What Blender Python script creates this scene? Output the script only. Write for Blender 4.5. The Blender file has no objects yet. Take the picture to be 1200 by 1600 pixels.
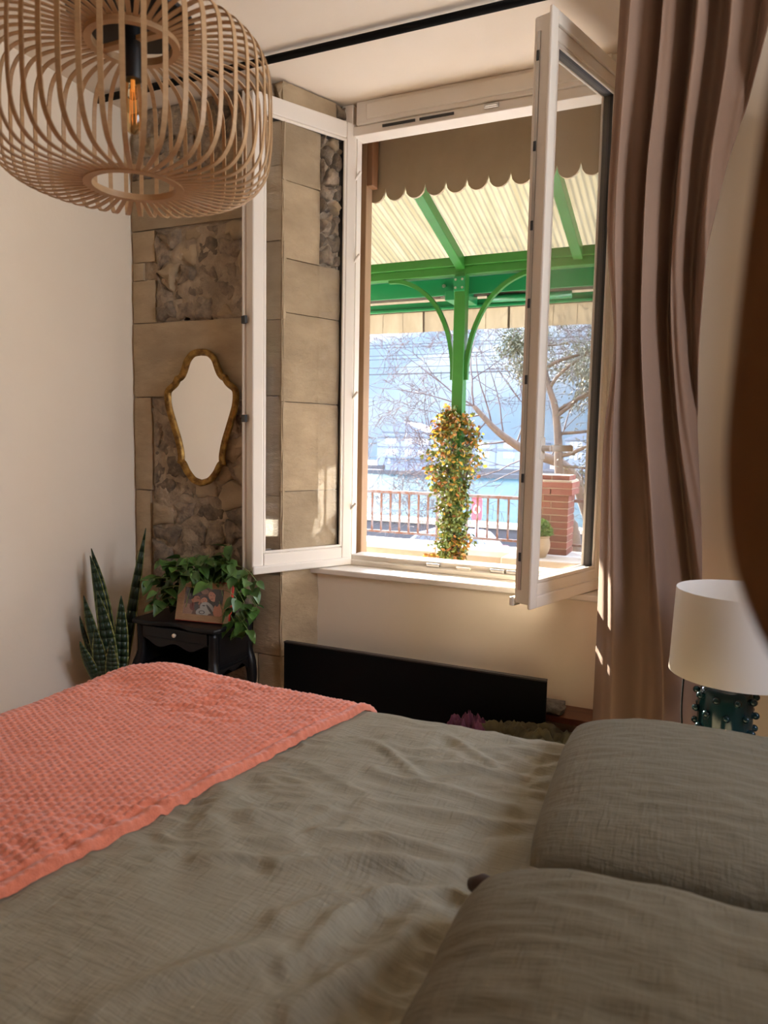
import bpy, math, random
from mathutils import Vector, Matrix, noise
rnd = random.Random(7)
PI = math.pi
S = bpy.context.scene
COL = S.collection

# ---------------------------------------------------------------- camera
cam = bpy.data.cameras.new('camera'); camo = bpy.data.objects.new('camera', cam); COL.objects.link(camo)
cam.sensor_fit = 'VERTICAL'; cam.sensor_height = 24.0; cam.lens = 24.0 * 1144.0 / 1600.0
cam.clip_start = 0.02; cam.clip_end = 3000
_y, _p, _r = .42553, .0958, .018275
fw0 = Vector((-math.sin(_y), math.cos(_y), 0)); rt0 = Vector((math.cos(_y), math.sin(_y), 0)); up0 = Vector((0, 0, 1))
fw = fw0*math.cos(_p) - up0*math.sin(_p); up1 = up0*math.cos(_p) + fw0*math.sin(_p)
rt = rt0*math.cos(_r) + up1*math.sin(_r); up = up1*math.cos(_r) - rt0*math.sin(_r)
camo.matrix_world = Matrix(((rt.x, up.x, -fw.x, 0), (rt.y, up.y, -fw.y, 0), (rt.z, up.z, -fw.z, 1.3), (0, 0, 0, 1)))
cam.dof.use_dof = True; cam.dof.focus_distance = 3.0; cam.dof.aperture_fstop = cam.lens / 5.0
S.camera = camo

# ---------------------------------------------------------------- light
W = bpy.data.worlds.new('sky'); S.world = W; W.use_nodes = True
wn = W.node_tree; wn.nodes.clear()
o = wn.nodes.new('ShaderNodeOutputWorld'); bg = wn.nodes.new('ShaderNodeBackground')
tc = wn.nodes.new('ShaderNodeTexCoord'); sp = wn.nodes.new('ShaderNodeSeparateXYZ'); cr = wn.nodes.new('ShaderNodeValToRGB')
wn.links.new(tc.outputs['Generated'], sp.inputs[0]); wn.links.new(sp.outputs['Z'], cr.inputs[0])
cr.color_ramp.elements[0].position = 0.0; cr.color_ramp.elements[0].color = (.86, .88, .92, 1)
cr.color_ramp.elements[1].position = 0.7; cr.color_ramp.elements[1].color = (.48, .59, .86, 1)
wn.links.new(cr.outputs[0], bg.inputs[0]); bg.inputs[1].default_value = 5.6
wn.links.new(bg.outputs[0], o.inputs[0])
sun = bpy.data.lights.new('sun', 'SUN'); suno = bpy.data.objects.new('sun', sun); COL.objects.link(suno)
sun.energy = 15; sun.color = (1.0, .90, .74); sun.angle = math.radians(.6)
_e = math.radians(20.5); sdir = Vector((.62*math.cos(_e), -.78*math.cos(_e), -math.sin(_e)))
suno.rotation_euler = sdir.to_track_quat('-Z', 'Y').to_euler(); suno.location = (-8, 12, 9)
po = bpy.data.lights.new('window_portal', 'AREA'); poo = bpy.data.objects.new('window_portal', po); COL.objects.link(poo)
po.shape = 'RECTANGLE'; po.size = 1.1; po.size_y = 1.9; po.cycles.is_portal = True
poo.location = (-.98, 3.12, 1.70); poo.rotation_euler = (-PI/2, 0, 0)
S.view_settings.view_transform = 'Standard'; S.view_settings.look = 'None'; S.view_settings.gamma = 1
S.view_settings.use_curve_mapping = False; S.view_settings.exposure = 1.75
S.cycles.max_bounces = 14; S.cycles.diffuse_bounces = 8; S.cycles.transparent_max_bounces = 32
S.cycles.glossy_bounces = 6; S.cycles.volume_bounces = 1; S.cycles.sample_clamp_indirect = 6

# ---------------------------------------------------------------- materials
def C4(c): return (c[0], c[1], c[2], 1)
def srgb(r, g, b):
    f = lambda v: (v/255)/12.92 if v/255 <= .04045 else ((v/255+.055)/1.055)**2.4
    return (f(r), f(g), f(b))
MATS = {}
def mat(name, col, rough=.6, col2=None, scale=8, stretch=(1, 1, 1), bump=0, bscale=None, bstretch=None, metal=0, detail=4, thr=(.35, .65), rand=0, spec=None, sheen=0, bdist=.01):
    m = bpy.data.materials.new(name); m.use_nodes = True; nt = m.node_tree; b = nt.nodes['Principled BSDF']
    b.inputs['Roughness'].default_value = rough; b.inputs['Metallic'].default_value = metal
    b.inputs['Base Color'].default_value = C4(col)
    if spec is not None: b.inputs['Specular IOR Level'].default_value = spec
    if sheen: b.inputs['Sheen Weight'].default_value = sheen
    tc = nt.nodes.new('ShaderNodeTexCoord')
    def nz(sc, st, det):
        mp = nt.nodes.new('ShaderNodeMapping'); mp.inputs['Scale'].default_value = st
        n = nt.nodes.new('ShaderNodeTexNoise'); n.inputs['Scale'].default_value = sc; n.inputs['Detail'].default_value = det; n.inputs['Roughness'].default_value = .6
        nt.links.new(tc.outputs['Object'], mp.inputs[0]); nt.links.new(mp.outputs[0], n.inputs['Vector'])
        return n
    last = None
    if col2 is not None:
        n = nz(scale, stretch, detail); r = nt.nodes.new('ShaderNodeValToRGB')
        r.color_ramp.elements[0].position = thr[0]; r.color_ramp.elements[0].color = C4(col)
        r.color_ramp.elements[1].position = thr[1]; r.color_ramp.elements[1].color = C4(col2)
        nt.links.new(n.outputs['Fac'], r.inputs[0]); last = r.outputs[0]
    if rand:
        oi = nt.nodes.new('ShaderNodeObjectInfo'); h = nt.nodes.new('ShaderNodeHueSaturation')
        mr = nt.nodes.new('ShaderNodeMapRange'); mr.inputs['To Min'].default_value = 1-rand; mr.inputs['To Max'].default_value = 1+rand
        nt.links.new(oi.outputs['Random'], mr.inputs['Value']); nt.links.new(mr.outputs[0], h.inputs['Value'])
        if last: nt.links.new(last, h.inputs['Color'])
        else: h.inputs['Color'].default_value = C4(col)
        last = h.outputs[0]
    if last: nt.links.new(last, b.inputs['Base Color'])
    if bump:
        n = nz(bscale or scale, bstretch or stretch, 6); bp = nt.nodes.new('ShaderNodeBump')
        bp.inputs['Strength'].default_value = bump; bp.inputs['Distance'].default_value = bdist
        nt.links.new(n.outputs['Fac'], bp.inputs['Height']); nt.links.new(bp.outputs[0], b.inputs['Normal'])
    MATS[name] = m; return m
def glass_mat(name, tint=(1, 1, 1), f0=.04):
    m = bpy.data.materials.new(name); m.use_nodes = True; nt = m.node_tree; nt.nodes.clear()
    out = nt.nodes.new('ShaderNodeOutputMaterial'); mx = nt.nodes.new('ShaderNodeMixShader')
    t = nt.nodes.new('ShaderNodeBsdfTransparent'); t.inputs[0].default_value = C4(tint)
    g = nt.nodes.new('ShaderNodeBsdfGlossy'); g.inputs['Roughness'].default_value = 0
    lw = nt.nodes.new('ShaderNodeLayerWeight'); p = nt.nodes.new('ShaderNodeMath'); p.operation = 'POWER'; p.inputs[1].default_value = 5
    a = nt.nodes.new('ShaderNodeMath'); a.operation = 'MULTIPLY_ADD'; a.inputs[1].default_value = 1-f0; a.inputs[2].default_value = f0
    lw.inputs['Blend'].default_value = .5
    nt.links.new(lw.outputs['Facing'], p.inputs[0]); nt.links.new(p.outputs[0], a.inputs[0]); nt.links.new(a.outputs[0], mx.inputs[0])
    nt.links.new(t.outputs[0], mx.inputs[1]); nt.links.new(g.outputs[0], mx.inputs[2]); nt.links.new(mx.outputs[0], out.inputs[0])
    return m
def translucent(name, col, fac, col2=None, scale=6, stretch=(1, 1, 1), see=0):
    m = mat(name, col, .7, col2, scale, stretch); nt = m.node_tree; b = nt.nodes['Principled BSDF']; out = nt.nodes['Material Output']
    t = nt.nodes.new('ShaderNodeBsdfTranslucent'); mx = nt.nodes.new('ShaderNodeMixShader'); mx.inputs[0].default_value = fac
    if b.inputs['Base Color'].is_linked: nt.links.new(b.inputs['Base Color'].links[0].from_socket, t.inputs[0])
    else: t.inputs[0].default_value = C4(col)
    nt.links.new(b.outputs[0], mx.inputs[1]); nt.links.new(t.outputs[0], mx.inputs[2]); nt.links.new(mx.outputs[0], out.inputs[0])
    return m
def weave(name, col, sx, rough=.9, bump=.5, dist=.003, col2=None, cscale=5, sheen=.0):
    # crinkled cotton: two stretched noises crossing each other
    m = mat(name, col, rough, col2, cscale, sheen=sheen); nt = m.node_tree; b = nt.nodes['Principled BSDF']; tc = nt.nodes.new('ShaderNodeTexCoord')
    outs = []
    for st in ((1, .13, .3), (.13, 1, .3)):
        mp = nt.nodes.new('ShaderNodeMapping'); mp.inputs['Scale'].default_value = st; mp.inputs['Rotation'].default_value = (0, 0, .05)
        n = nt.nodes.new('ShaderNodeTexNoise'); n.inputs['Scale'].default_value = sx; n.inputs['Detail'].default_value = 3; n.inputs['Distortion'].default_value = .3
        nt.links.new(tc.outputs['Object'], mp.inputs[0]); nt.links.new(mp.outputs[0], n.inputs['Vector']); outs.append(n.outputs['Fac'])
    a = nt.nodes.new('ShaderNodeMath'); a.operation = 'ADD'; nt.links.new(outs[0], a.inputs[0]); nt.links.new(outs[1], a.inputs[1])
    bp = nt.nodes.new('ShaderNodeBump'); bp.inputs['Strength'].default_value = bump; bp.inputs['Distance'].default_value = dist
    nt.links.new(a.outputs[0], bp.inputs['Height']); nt.links.new(bp.outputs[0], b.inputs['Normal'])
    return m

M_wall = mat('warm_white_plaster', (.86, .76, .62), .9, (.83, .73, .59), 1.3, bump=.08, bscale=30)
M_ceil = mat('ceiling_paint', (.82, .72, .60), .9, (.79, .69, .57), 2, bump=.05, bscale=40)
M_floor = mat('oak_floor', (.52, .36, .22), .5, (.40, .27, .15), 6, (.2, 3, 1), bump=.1)
M_pvc = mat('window_white', (.80, .74, .66), .35, spec=.4)
M_sill = mat('sill_paint', (.82, .76, .68), .4, (.77, .71, .63), 5)
M_seal = mat('dark_seal', (.03, .03, .03), .6)
M_metal = mat('dull_metal', (.5, .48, .45), .35, metal=1)
M_glass = glass_mat('pane_glass')
M_bulb = glass_mat('bulb_glass', (1, .86, .62), .06)
M_stone = mat('sandstone', (.43, .33, .21), .95, (.34, .255, .16), 5, (1, 1, 2), bump=.5, bscale=22, rand=.12, bdist=.012)
M_rub = mat('rubble_stone', (.34, .26, .18), .95, (.18, .14, .105), 26, bump=.9, bscale=45, rand=.25, bdist=.012)
M_mort = mat('lime_mortar', (.46, .36, .25), .95, (.29, .225, .16), 12, bump=.9, bscale=30, bdist=.02)
M_black = mat('black_paint', (.006, .006, .007), .38, (.010, .009, .009), 4, spec=.3)
M_blackm = mat('matt_black', (.004, .004, .004), .7, spec=.12)
M_bamboo = mat('bamboo', (.58, .37, .19), .5, (.49, .30, .145), 12, (1, 1, 6))
M_gold = mat('aged_gold', (0.4200, 0.2400, 0.0600), .38, (0.1600, 0.0800, 0.0200), 30, metal=.75, bump=.3, bscale=60)
M_mir = mat('mirror_silver', (.92, .9, .86), .02, metal=1)
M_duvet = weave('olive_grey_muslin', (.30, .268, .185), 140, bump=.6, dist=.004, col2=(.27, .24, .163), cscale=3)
M_pillow = weave('pillow_muslin_shaded', (.155, .130, .076), 170, bump=.5, dist=.004, col2=(.14, .117, .067), cscale=3)  # same cloth as the duvet, with the pillows' shade put into the colour
M_blank = mat('coral_plush', (.86, .25, .13), .95, (.72, .195, .10), 60, bump=.6, bscale=350, sheen=.5, bdist=.003)
M_curt = weave('taupe_curtain', (.29, .185, .13), 500, bump=.25, dist=.0012, col2=(.265, .168, .118), cscale=4)
_t = M_curt.node_tree
M_shade = translucent('lampshade_linen', (.74, .67, .57), .25)
M_teal = mat('teal_glaze', (.005, .026, .030), .12, (.003, .015, .018), 6)
M_red = mat('red_edge', (.62, .05, .03), .45)
M_oakf = mat('frame_oak', (.42, .26, .14), .55, (.34, .20, .10), 20, (1, 8, 8))
M_leaf = mat('pothos_leaf', (.045, .11, .018), .4, (.07, .15, .03), 14, rand=.45)
M_snake = mat('snake_leaf', (.014, .034, .014), .4, (.022, .046, .019), 30, (.5, .5, 2), rand=.2)
M_snk_e = mat('snake_edge', (.22, .24, .07), .5)
M_stem = mat('green_stem', (.18, .25, .07), .6)
M_terra = mat('terracotta', (.40, .22, .12), .8, (.32, .18, .10), 12)
M_greenA = mat('green_paint', (.014, .105, .010), .4, (.018, .125, .014), 4, bump=.1, bscale=20)
M_greenB = mat('awning_green', (.005, .15, .05), .35)
M_bamdk = mat('brown_wood', (.30, .15, .07), .6, (.22, .10, .045), 10, (1, 1, .1))
M_post = mat('pale_wood', (.36, .22, .12), .7, (.30, .18, .095), 8, (2, 2, .3))
M_lamb = mat('taupe_board', (.42, .335, .215), .7, (.38, .30, .19), 5)
M_poly = translucent('corrugated_sheet', (0.0885, 0.0746, 0.0446), .75, (0.0654, 0.0538, 0.0292), 3, (6, .5, 1))
M_val = translucent('awning_cloth', (0.1077, 0.0885, 0.0600), .55, (0.0885, 0.0708, 0.0462), 5, (3, 1, 1))
M_valst = translucent('awning_stripe', (0.0692, 0.0538, 0.0385), .4)
M_valw = translucent('awning_pale_stripe', (0.2462, 0.2231, 0.1846), .6)
M_concr = mat('parapet_render', (.36, .28, .19), .9, (.30, .23, .155), 6, bump=.3)
M_rust = mat('rusty_rail', (.14, .06, .035), .8, (.17, .14, .14), 25, thr=(.4, .6))
M_brick = mat('red_brick', (.17, .05, .03), .9, (.13, .035, .022), 20, bump=.3, rand=.25)
M_bmort = mat('brick_mortar', (.28, .23, .16), .9, bump=.3, scale=20)
M_asph = mat('asphalt', (0.0308, 0.0308, 0.0323), .9, (0.0385, 0.0385, 0.0385), 12)
M_quay = mat('quay_stone', (0.0423, 0.0408, 0.0423), .9, (0.0346, 0.0331, 0.0346), 5)
M_bark = mat('bark', (.11, .075, .05), .9, (.06, .042, .03), 14, (1, 1, .3), bump=.5)
M_twig = mat('twig', (.055, .033, .03), .8)
M_olive = mat('olive_leaf', (0.0654, 0.0731, 0.0346), .55, (0.1154, 0.1154, 0.0769), 2, thr=(.4, .6))
M_vineg = mat('vine_leaf_green', (.065, .11, .015), .5, (.12, .14, .022), 20)
M_vineo = mat('vine_leaf_orange', (.26, .085, .015), .55, (.20, .11, .015), 16)
M_vinet = translucent('vine_leaf_yellow', (.30, .25, .03), .4, (.34, .15, .02), 12)
M_bush = translucent('shrub_leaf', (.05, .12, .012), .35, (.09, .17, .022), 20)
M_pot = mat('clay_pot', (0.2154, 0.1462, 0.0769), .85, (0.1692, 0.1115, 0.0538), 9)
M_carw = mat('car_paint', (.07, .09, .15), .2)
M_carg = mat('car_glass', (.02, .025, .03), .08)
M_tail = mat('tail_light', (.6, .02, .04), .25)
M_redb = mat('buoy_red', (.6, .03, .04), .5)
M_white = mat('white_paint', (.8, .8, .8), .5)
M_hill = mat('hill_forest', (.012, .024, .028), .95, (.020, .031, .032), .03)
M_fac = mat('far_wall_hazed', (.12, .14, .17), .9)  # pale blue haze put into the colours of the far houses
M_froof = mat('far_roof_hazed', (.085, .10, .12), .9)
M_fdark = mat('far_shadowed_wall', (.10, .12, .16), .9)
M_fwin = mat('far_window', (0.2308, 0.2308, 0.2231), .15)
M_cable = mat('cable', (.02, .02, .02), .6)
M_knob = mat('pale_knob', (.7, .6, .45), .3)
M_blkpl = mat('socket_black', (.01, .01, .01), .45)
M_brown = mat('brown_fabric', (.05, .03, .02), .9)
M_oliv = mat('olive_cloth', (.11, .09, .035), .9, (.06, .05, .03), 12)
M_purp = mat('plum_cloth', (.12, .03, .06), .9)
M_shelf = mat('red_brown_wood', (.16, .055, .03), .4, (.11, .035, .02), 10, (.3, 4, 4))
M_grst = mat('grey_stone', (.22, .20, .18), .9, (.12, .11, .10), 40, bump=.6, bscale=60)
fil = bpy.data.materials.new('filament'); fil.use_nodes = True
fil.node_tree.nodes['Principled BSDF'].inputs['Base Color'].default_value = (.9, .35, .08, 1)
fil.node_tree.nodes['Principled BSDF'].inputs['Emission Color'].default_value = (1, .42, .10, 1)
fil.node_tree.nodes['Principled BSDF'].inputs['Emission Strength'].default_value = .12

wat = bpy.data.materials.new('lake_water'); wat.use_nodes = True
_nt = wat.node_tree; _b = _nt.nodes['Principled BSDF']; _b.inputs['Base Color'].default_value = (.012, .034, .038, 1); _b.inputs['Roughness'].default_value = .25; _b.inputs['Specular IOR Level'].default_value = .02
_tc = _nt.nodes.new('ShaderNodeTexCoord'); _mp = _nt.nodes.new('ShaderNodeMapping'); _mp.inputs['Scale'].default_value = (.5, 1.2, 1)
_n = _nt.nodes.new('ShaderNodeTexNoise'); _n.inputs['Scale'].default_value = 1.6; _n.inputs['Detail'].default_value = 4
_bp = _nt.nodes.new('ShaderNodeBump'); _bp.inputs['Strength'].default_value = 1; _bp.inputs['Distance'].default_value = .35
_nt.links.new(_tc.outputs['Object'], _mp.inputs[0]); _nt.links.new(_mp.outputs[0], _n.inputs['Vector']); _nt.links.new(_n.outputs['Fac'], _bp.inputs['Height']); _nt.links.new(_bp.outputs[0], _b.inputs['Normal'])

# ---------------------------------------------------------------- builders
WM = {}
def tag(o, label=None, cat=None, group=None, kind=None):
    if label: o['label'] = label
    if cat: o['category'] = cat
    if group: o['group'] = group
    if kind: o['kind'] = kind
    return o
def thing(name, loc, label, cat, group=None, rz=0):
    o = bpy.data.objects.new(name, None); COL.objects.link(o); o.empty_display_size = .05
    o.location = loc; o.rotation_euler = (0, 0, rz); WM[o.name] = Matrix.Translation(loc) @ Matrix.Rotation(rz, 4, 'Z')
    return tag(o, label, cat, group)
class MB:
    def __init__(s): s.v = []; s.f = []; s.mi = []; s.cur = 0
    def add(s, vs, fs):
        n = len(s.v); s.v += [tuple(v) for v in vs]; s.f += [tuple(i+n for i in f) for f in fs]; s.mi += [s.cur]*len(fs); return s
    def box(s, x0, x1, y0, y1, z0, z1, M=None):
        vs = [Vector((x, y, z)) for x in (x0, x1) for y in (y0, y1) for z in (z0, z1)]
        if M: vs = [M @ v for v in vs]
        return s.add(vs, [(0, 1, 3, 2), (4, 6, 7, 5), (0, 4, 5, 1), (2, 3, 7, 6), (0, 2, 6, 4), (1, 5, 7, 3)])
    def tube(s, pts, rad, n=8, cap=True, M=None):
        pts = [Vector(p) for p in pts]; k = len(pts)
        if not hasattr(rad, '__len__'): rad = [rad]*k
        vs = []; fs = []; pn = None
        for i, p in enumerate(pts):
            t = (pts[min(i+1, k-1)] - pts[max(i-1, 0)])
            if t.length < 1e-9: t = Vector((0, 0, 1))
            t.normalize()
            if pn is None: pn = t.orthogonal().normalized()
            pn = (pn - t*pn.dot(t))
            if pn.length < 1e-6: pn = t.orthogonal()
            pn.normalize(); b = t.cross(pn)
            for j in range(n):
                a = 2*PI*j/n; vs.append(p + (pn*math.cos(a) + b*math.sin(a))*rad[i])
        for i in range(k-1):
            for j in range(n): fs.append((i*n+j, i*n+(j+1) % n, (i+1)*n+(j+1) % n, (i+1)*n+j))
        if cap: fs.append(tuple(range(n))[::-1]); fs.append(tuple((k-1)*n+j for j in range(n)))
        if M: vs = [M @ v for v in vs]
        return s.add(vs, fs)
    def lathe(s, prof, n=32, c=(0, 0, 0), M=None):
        vs = []; fs = []; k = len(prof)
        for r, z in prof:
            for j in range(n):
                a = 2*PI*j/n; vs.append(Vector((c[0]+r*math.cos(a), c[1]+r*math.sin(a), c[2]+z)))
        for i in range(k-1):
            for j in range(n): fs.append((i*n+j, i*n+(j+1) % n, (i+1)*n+(j+1) % n, (i+1)*n+j))
        if M: vs = [M @ v for v in vs]
        return s.add(vs, fs)
    def prism(s, poly, fn, d0, d1):     # poly 2D, fn(u,v,d)->3D
        n = len(poly); vs = [fn(u, v, d0) for u, v in poly] + [fn(u, v, d1) for u, v in poly]
        fs = [tuple(range(n))[::-1], tuple(range(n, 2*n))] + [(i, (i+1) % n, n+(i+1) % n, n+i) for i in range(n)]
        return s.add(vs, fs)
    def grid(s, fn, nu, nv):
        vs = [fn(i/nu, j/nv) for i in range(nu+1) for j in range(nv+1)]
        return s.add(vs, [(i*(nv+1)+j, (i+1)*(nv+1)+j, (i+1)*(nv+1)+j+1, i*(nv+1)+j+1) for i in range(nu) for j in range(nv)])
    def ball(s, c, r, n=10, m=6, sc=(1, 1, 1)):
        vs = []; fs = []
        for i in range(m+1):
            t = PI*i/m
            for j in range(n):
                a = 2*PI*j/n; vs.append((c[0]+r*sc[0]*math.sin(t)*math.cos(a), c[1]+r*sc[1]*math.sin(t)*math.sin(a), c[2]+r*sc[2]*math.cos(t)))
        for i in range(m):
            for j in range(n): fs.append((i*n+j, (i+1)*n+j, (i+1)*n+(j+1) % n, i*n+(j+1) % n))
        return s.add(vs, fs)
    def build(s, name, m, parent=None, smooth=False, bevel=0, seg=2, auto=None):
        me = bpy.data.meshes.new(name); vs = s.v
        M = WM.get(parent.name) if parent is not None else None
        if M is not None and M != Matrix.Identity(4):
            Mi = M.inverted(); vs = [Mi @ Vector(v) for v in vs]
        me.from_pydata(vs, [], s.f); me.validate(); ms = m if isinstance(m, (list, tuple)) else [m]
        for q in ms: me.materials.append(q)
        if len(ms) > 1 and len(me.polygons) == len(s.mi): me.polygons.foreach_set('material_index', s.mi)
        if smooth: me.polygons.foreach_set('use_smooth', [True]*len(me.polygons))
        me.update()
        if auto: me.set_sharp_from_angle(angle=math.radians(auto))
        o = bpy.data.objects.new(name, me); COL.objects.link(o)
        if parent is not None: o.parent = parent; WM[o.name] = M or Matrix.Identity(4)
        else: WM[o.name] = Matrix.Identity(4)
        if bevel:
            b = o.modifiers.new('bevel', 'BEVEL'); b.width = bevel; b.segments = seg; b.limit_method = 'ANGLE'; b.harden_normals = False
        return o
def struct(o): o['kind'] = 'structure'; return o
def dup(root, M, name=None):
    c = root.copy(); COL.objects.link(c); c.matrix_basis = M
    for ch in list(root.children):
        d = ch.copy(); COL.objects.link(d); d.parent = c
        for g in list(ch.children):
            e = g.copy(); COL.objects.link(e); e.parent = d
    return c
def lerp(a, b, t): return a+(b-a)*t
def interp(pts, x):
    if x <= pts[0][0]: return pts[0][1]
    for (a, b), (c, d) in zip(pts, pts[1:]):
        if x <= c: return b+(d-b)*(x-a)/(c-a)
    return pts[-1][1]
def catmull(P, n=6):
    P = [Vector(p) for p in P]; out = []
    for i in range(len(P)-1):
        p0 = P[max(i-1, 0)]; p1 = P[i]; p2 = P[i+1]; p3 = P[min(i+2, len(P)-1)]
        for k in range(n):
            t = k/n; out.append(.5*((2*p1)+(p2-p0)*t+(2*p0-5*p1+4*p2-p3)*t*t+(3*p1-p0-3*p2+p3)*t**3))
    out.append(P[-1]); return out

# ================================================================ ROOM SHELL
H = 2.75; XL = -2.5; XR = 1.3; YB = -1.6; Y0 = 2.646; YW = 2.999
struct(MB().box(XL-.3, XR+.3, YB-.3, 3.3, -.2, 0).build('floor', M_floor))
struct(MB().box(XL-.3, XR+.3, YB-.3, 3.06, H, H+.25).build('ceiling', M_ceil))
struct(MB().box(XL-.25, XL, YB-.3, 2.74, 0, H).build('wall_left', M_wall))
# right wall with an unseen window added to brighten the room
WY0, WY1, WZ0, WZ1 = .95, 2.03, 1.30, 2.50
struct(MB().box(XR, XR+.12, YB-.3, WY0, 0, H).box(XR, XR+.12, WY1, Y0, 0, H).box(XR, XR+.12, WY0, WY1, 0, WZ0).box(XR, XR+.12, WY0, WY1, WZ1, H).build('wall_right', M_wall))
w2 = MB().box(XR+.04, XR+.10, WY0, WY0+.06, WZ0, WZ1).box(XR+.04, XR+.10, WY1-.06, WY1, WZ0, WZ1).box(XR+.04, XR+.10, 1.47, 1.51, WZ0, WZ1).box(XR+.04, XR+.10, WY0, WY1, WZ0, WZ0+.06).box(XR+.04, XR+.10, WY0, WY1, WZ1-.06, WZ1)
fill_win = struct(w2.build('window_added_fill', M_pvc, bevel=.004))
MB().box(XR+.066, XR+.072, WY0+.05, WY1-.05, WZ0+.05, WZ1-.05).build('glass_pane', M_glass, fill_win)
p2 = bpy.data.lights.new('window_portal_added', 'AREA'); p2o = bpy.data.objects.new('window_portal_added', p2); COL.objects.link(p2o)
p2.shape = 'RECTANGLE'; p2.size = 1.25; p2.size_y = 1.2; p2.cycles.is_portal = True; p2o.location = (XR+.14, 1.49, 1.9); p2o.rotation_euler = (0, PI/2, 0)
struct(MB().box(XL-.25, XR+.25, YB-.25, YB, 0, H).build('wall_rear', M_wall))
# right part of the window wall with splayed reveal (plaster) and apron under the window
wr = MB(); wr.prism([(-.21, Y0), (XR+.25, Y0), (XR+.25, 3.02), (-.37, 3.02)], lambda u, v, d: (u, v, d), 0, H)
struct(wr.build('wall_window_right', M_wall))
wa = MB(); wa.box(-1.66, -.25, 2.832, 3.02, 0, .712)
struct(wa.build('wall_window_apron', M_wall))
wl = MB(); wl.prism([(XL-.25, Y0+.02), (-1.69, Y0+.02), (-1.56, 3.02), (XL-.25, 3.02)], lambda u, v, d: (u, v, d), 0, H)
wall_st = struct(wl.build('wall_window_left', M_mort))
# outer skin of the house wall around the opening
ex = MB(); ex.box(-6, -1.60, 3.02, 3.32, -3, 4.2); ex.box(-.33, 4, 3.02, 3.32, -3, 4.2)
ex.box(-1.60, -.33, 3.02, 3.32, -3, .69); ex.box(-1.60, -.33, 3.02, 3.32, 2.80, 4.2)
struct(ex.build('wall_outside', M_concr))
sl = MB(); sl.prism([(-1.645, 2.80), (-.285, 2.80), (-.385, 2.985), (-1.57, 2.985)], lambda u, v, d: (u, v, d), .712, .736)
struct(sl.build('trim_1', M_sill, bevel=.004))['label'] = 'white painted inner window sill board'
cr_ = MB(); cr_.tube([(-1.636, 2.83, .02), (-1.633, 2.829, .3), (-1.638, 2.83, .5), (-1.634, 2.829, .71)], [.004, .006, .005, .004], 5)
struct(cr_.build('trim_2', M_sill))['label'] = 'ragged paint line where the stone meets the painted apron'

# ---------------------------------------------------------------- stones
def stone_mesh(poly, fn, depth, inset, rough, sub=2, irr=.004):
    n0 = len(poly); P = []
    cx = sum(p[0] for p in poly)/n0; cy = sum(p[1] for p in poly)/n0
    for i in range(n0):
        a = poly[i]; b = poly[(i+1) % n0]
        for k in range(sub):
            t = k/sub; P.append((lerp(a[0], b[0], t), lerp(a[1], b[1], t)))
    def shrink(p, d):
        vx, vy = p[0]-cx, p[1]-cy; l = math.hypot(vx, vy) or 1e-6; q = max(0, l-d)/l; return (cx+vx*q, cy+vy*q)
    sd = rnd.random()*50; rings = []; tilt = (rnd.uniform(-.06, .06), rnd.uniform(-.06, .06))
    R = math.sqrt(sum((p[0]-cx)**2+(p[1]-cy)**2 for p in P)/len(P))
    P = [(p[0]+noise.noise(Vector((p[0]*25, p[1]*25, sd)))*irr*2, p[1]+noise.noise(Vector((p[0]*25, p[1]*25, sd+9)))*irr*2) for p in P]
    for ins, dd in ((inset, -.01), (inset+.003, depth*.55), (inset+.010, depth*.9), (inset+R*.45, depth)):
        ring = []
        for p in P:
            q = shrink(p, ins); nn = noise.noise(Vector((q[0]*18, q[1]*18, sd)))
            ring.append(fn(q[0], q[1], (dd + (nn*rough + ((q[0]-cx)*tilt[0]+(q[1]-cy)*tilt[1])) * (dd > 0)) ))
        rings.append(ring)
    n = len(P); vs = [v for r in rings for v in r] + [fn(cx, cy, depth+rnd.uniform(-.3, .5)*rough)]
    fs = [(r*n+i, r*n+(i+1) % n, (r+1)*n+(i+1) % n, (r+1)*n+i) for r in range(3) for i in range(n)]
    fs += [(3*n+i, 3*n+(i+1) % n, 4*n) for i in range(n)]
    return MB().add(vs, fs)
def clip(poly, a, b):    # keep the side nearer to a than b
    mx, my = (a[0]+b[0])/2, (a[1]+b[1])/2; nx, ny = b[0]-a[0], b[1]-a[1]; out = []
    for i in range(len(poly)):
        p = poly[i]; q = poly[(i+1) % len(poly)]
        dp = (p[0]-mx)*nx+(p[1]-my)*ny; dq = (q[0]-mx)*nx+(q[1]-my)*ny
        if dp <= 0: out.append(p)
        if dp*dq < 0: t = dp/(dp-dq); out.append((lerp(p[0], q[0], t), lerp(p[1], q[1], t)))
    return out
def rubble(x0, x1, z0, z1, sx, sz, fn, parent, depth=.027):
    pts = []; r = 0; z = z0+sz/2
    while z < z1:
        x = x0 + sx*(.3 if r % 2 else .75)
        while x < x1:
            pts.append((x+rnd.uniform(-.3, .3)*sx, z+rnd.uniform(-.3, .3)*sz)); x += sx*rnd.uniform(.75, 1.35)
        z += sz; r += 1
    for a in pts:
        poly = [(x0, z0), (x1, z0), (x1, z1), (x0, z1)]
        for b in pts:
            if b is not a and abs(b[0]-a[0]) < 3*sx and abs(b[1]-a[1]) < 3*sz: poly = clip(poly, a, b)
            if len(poly) < 3: break
        if len(poly) < 3: continue
        k = rnd.random()
        st = stone_mesh(poly, fn, depth*rnd.uniform(.35, 1.15), rnd.uniform(.004, .010), .011, 3, .011)
        st.build('stone', M_rub if k < .72 else M_stone, parent, smooth=True)
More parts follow.
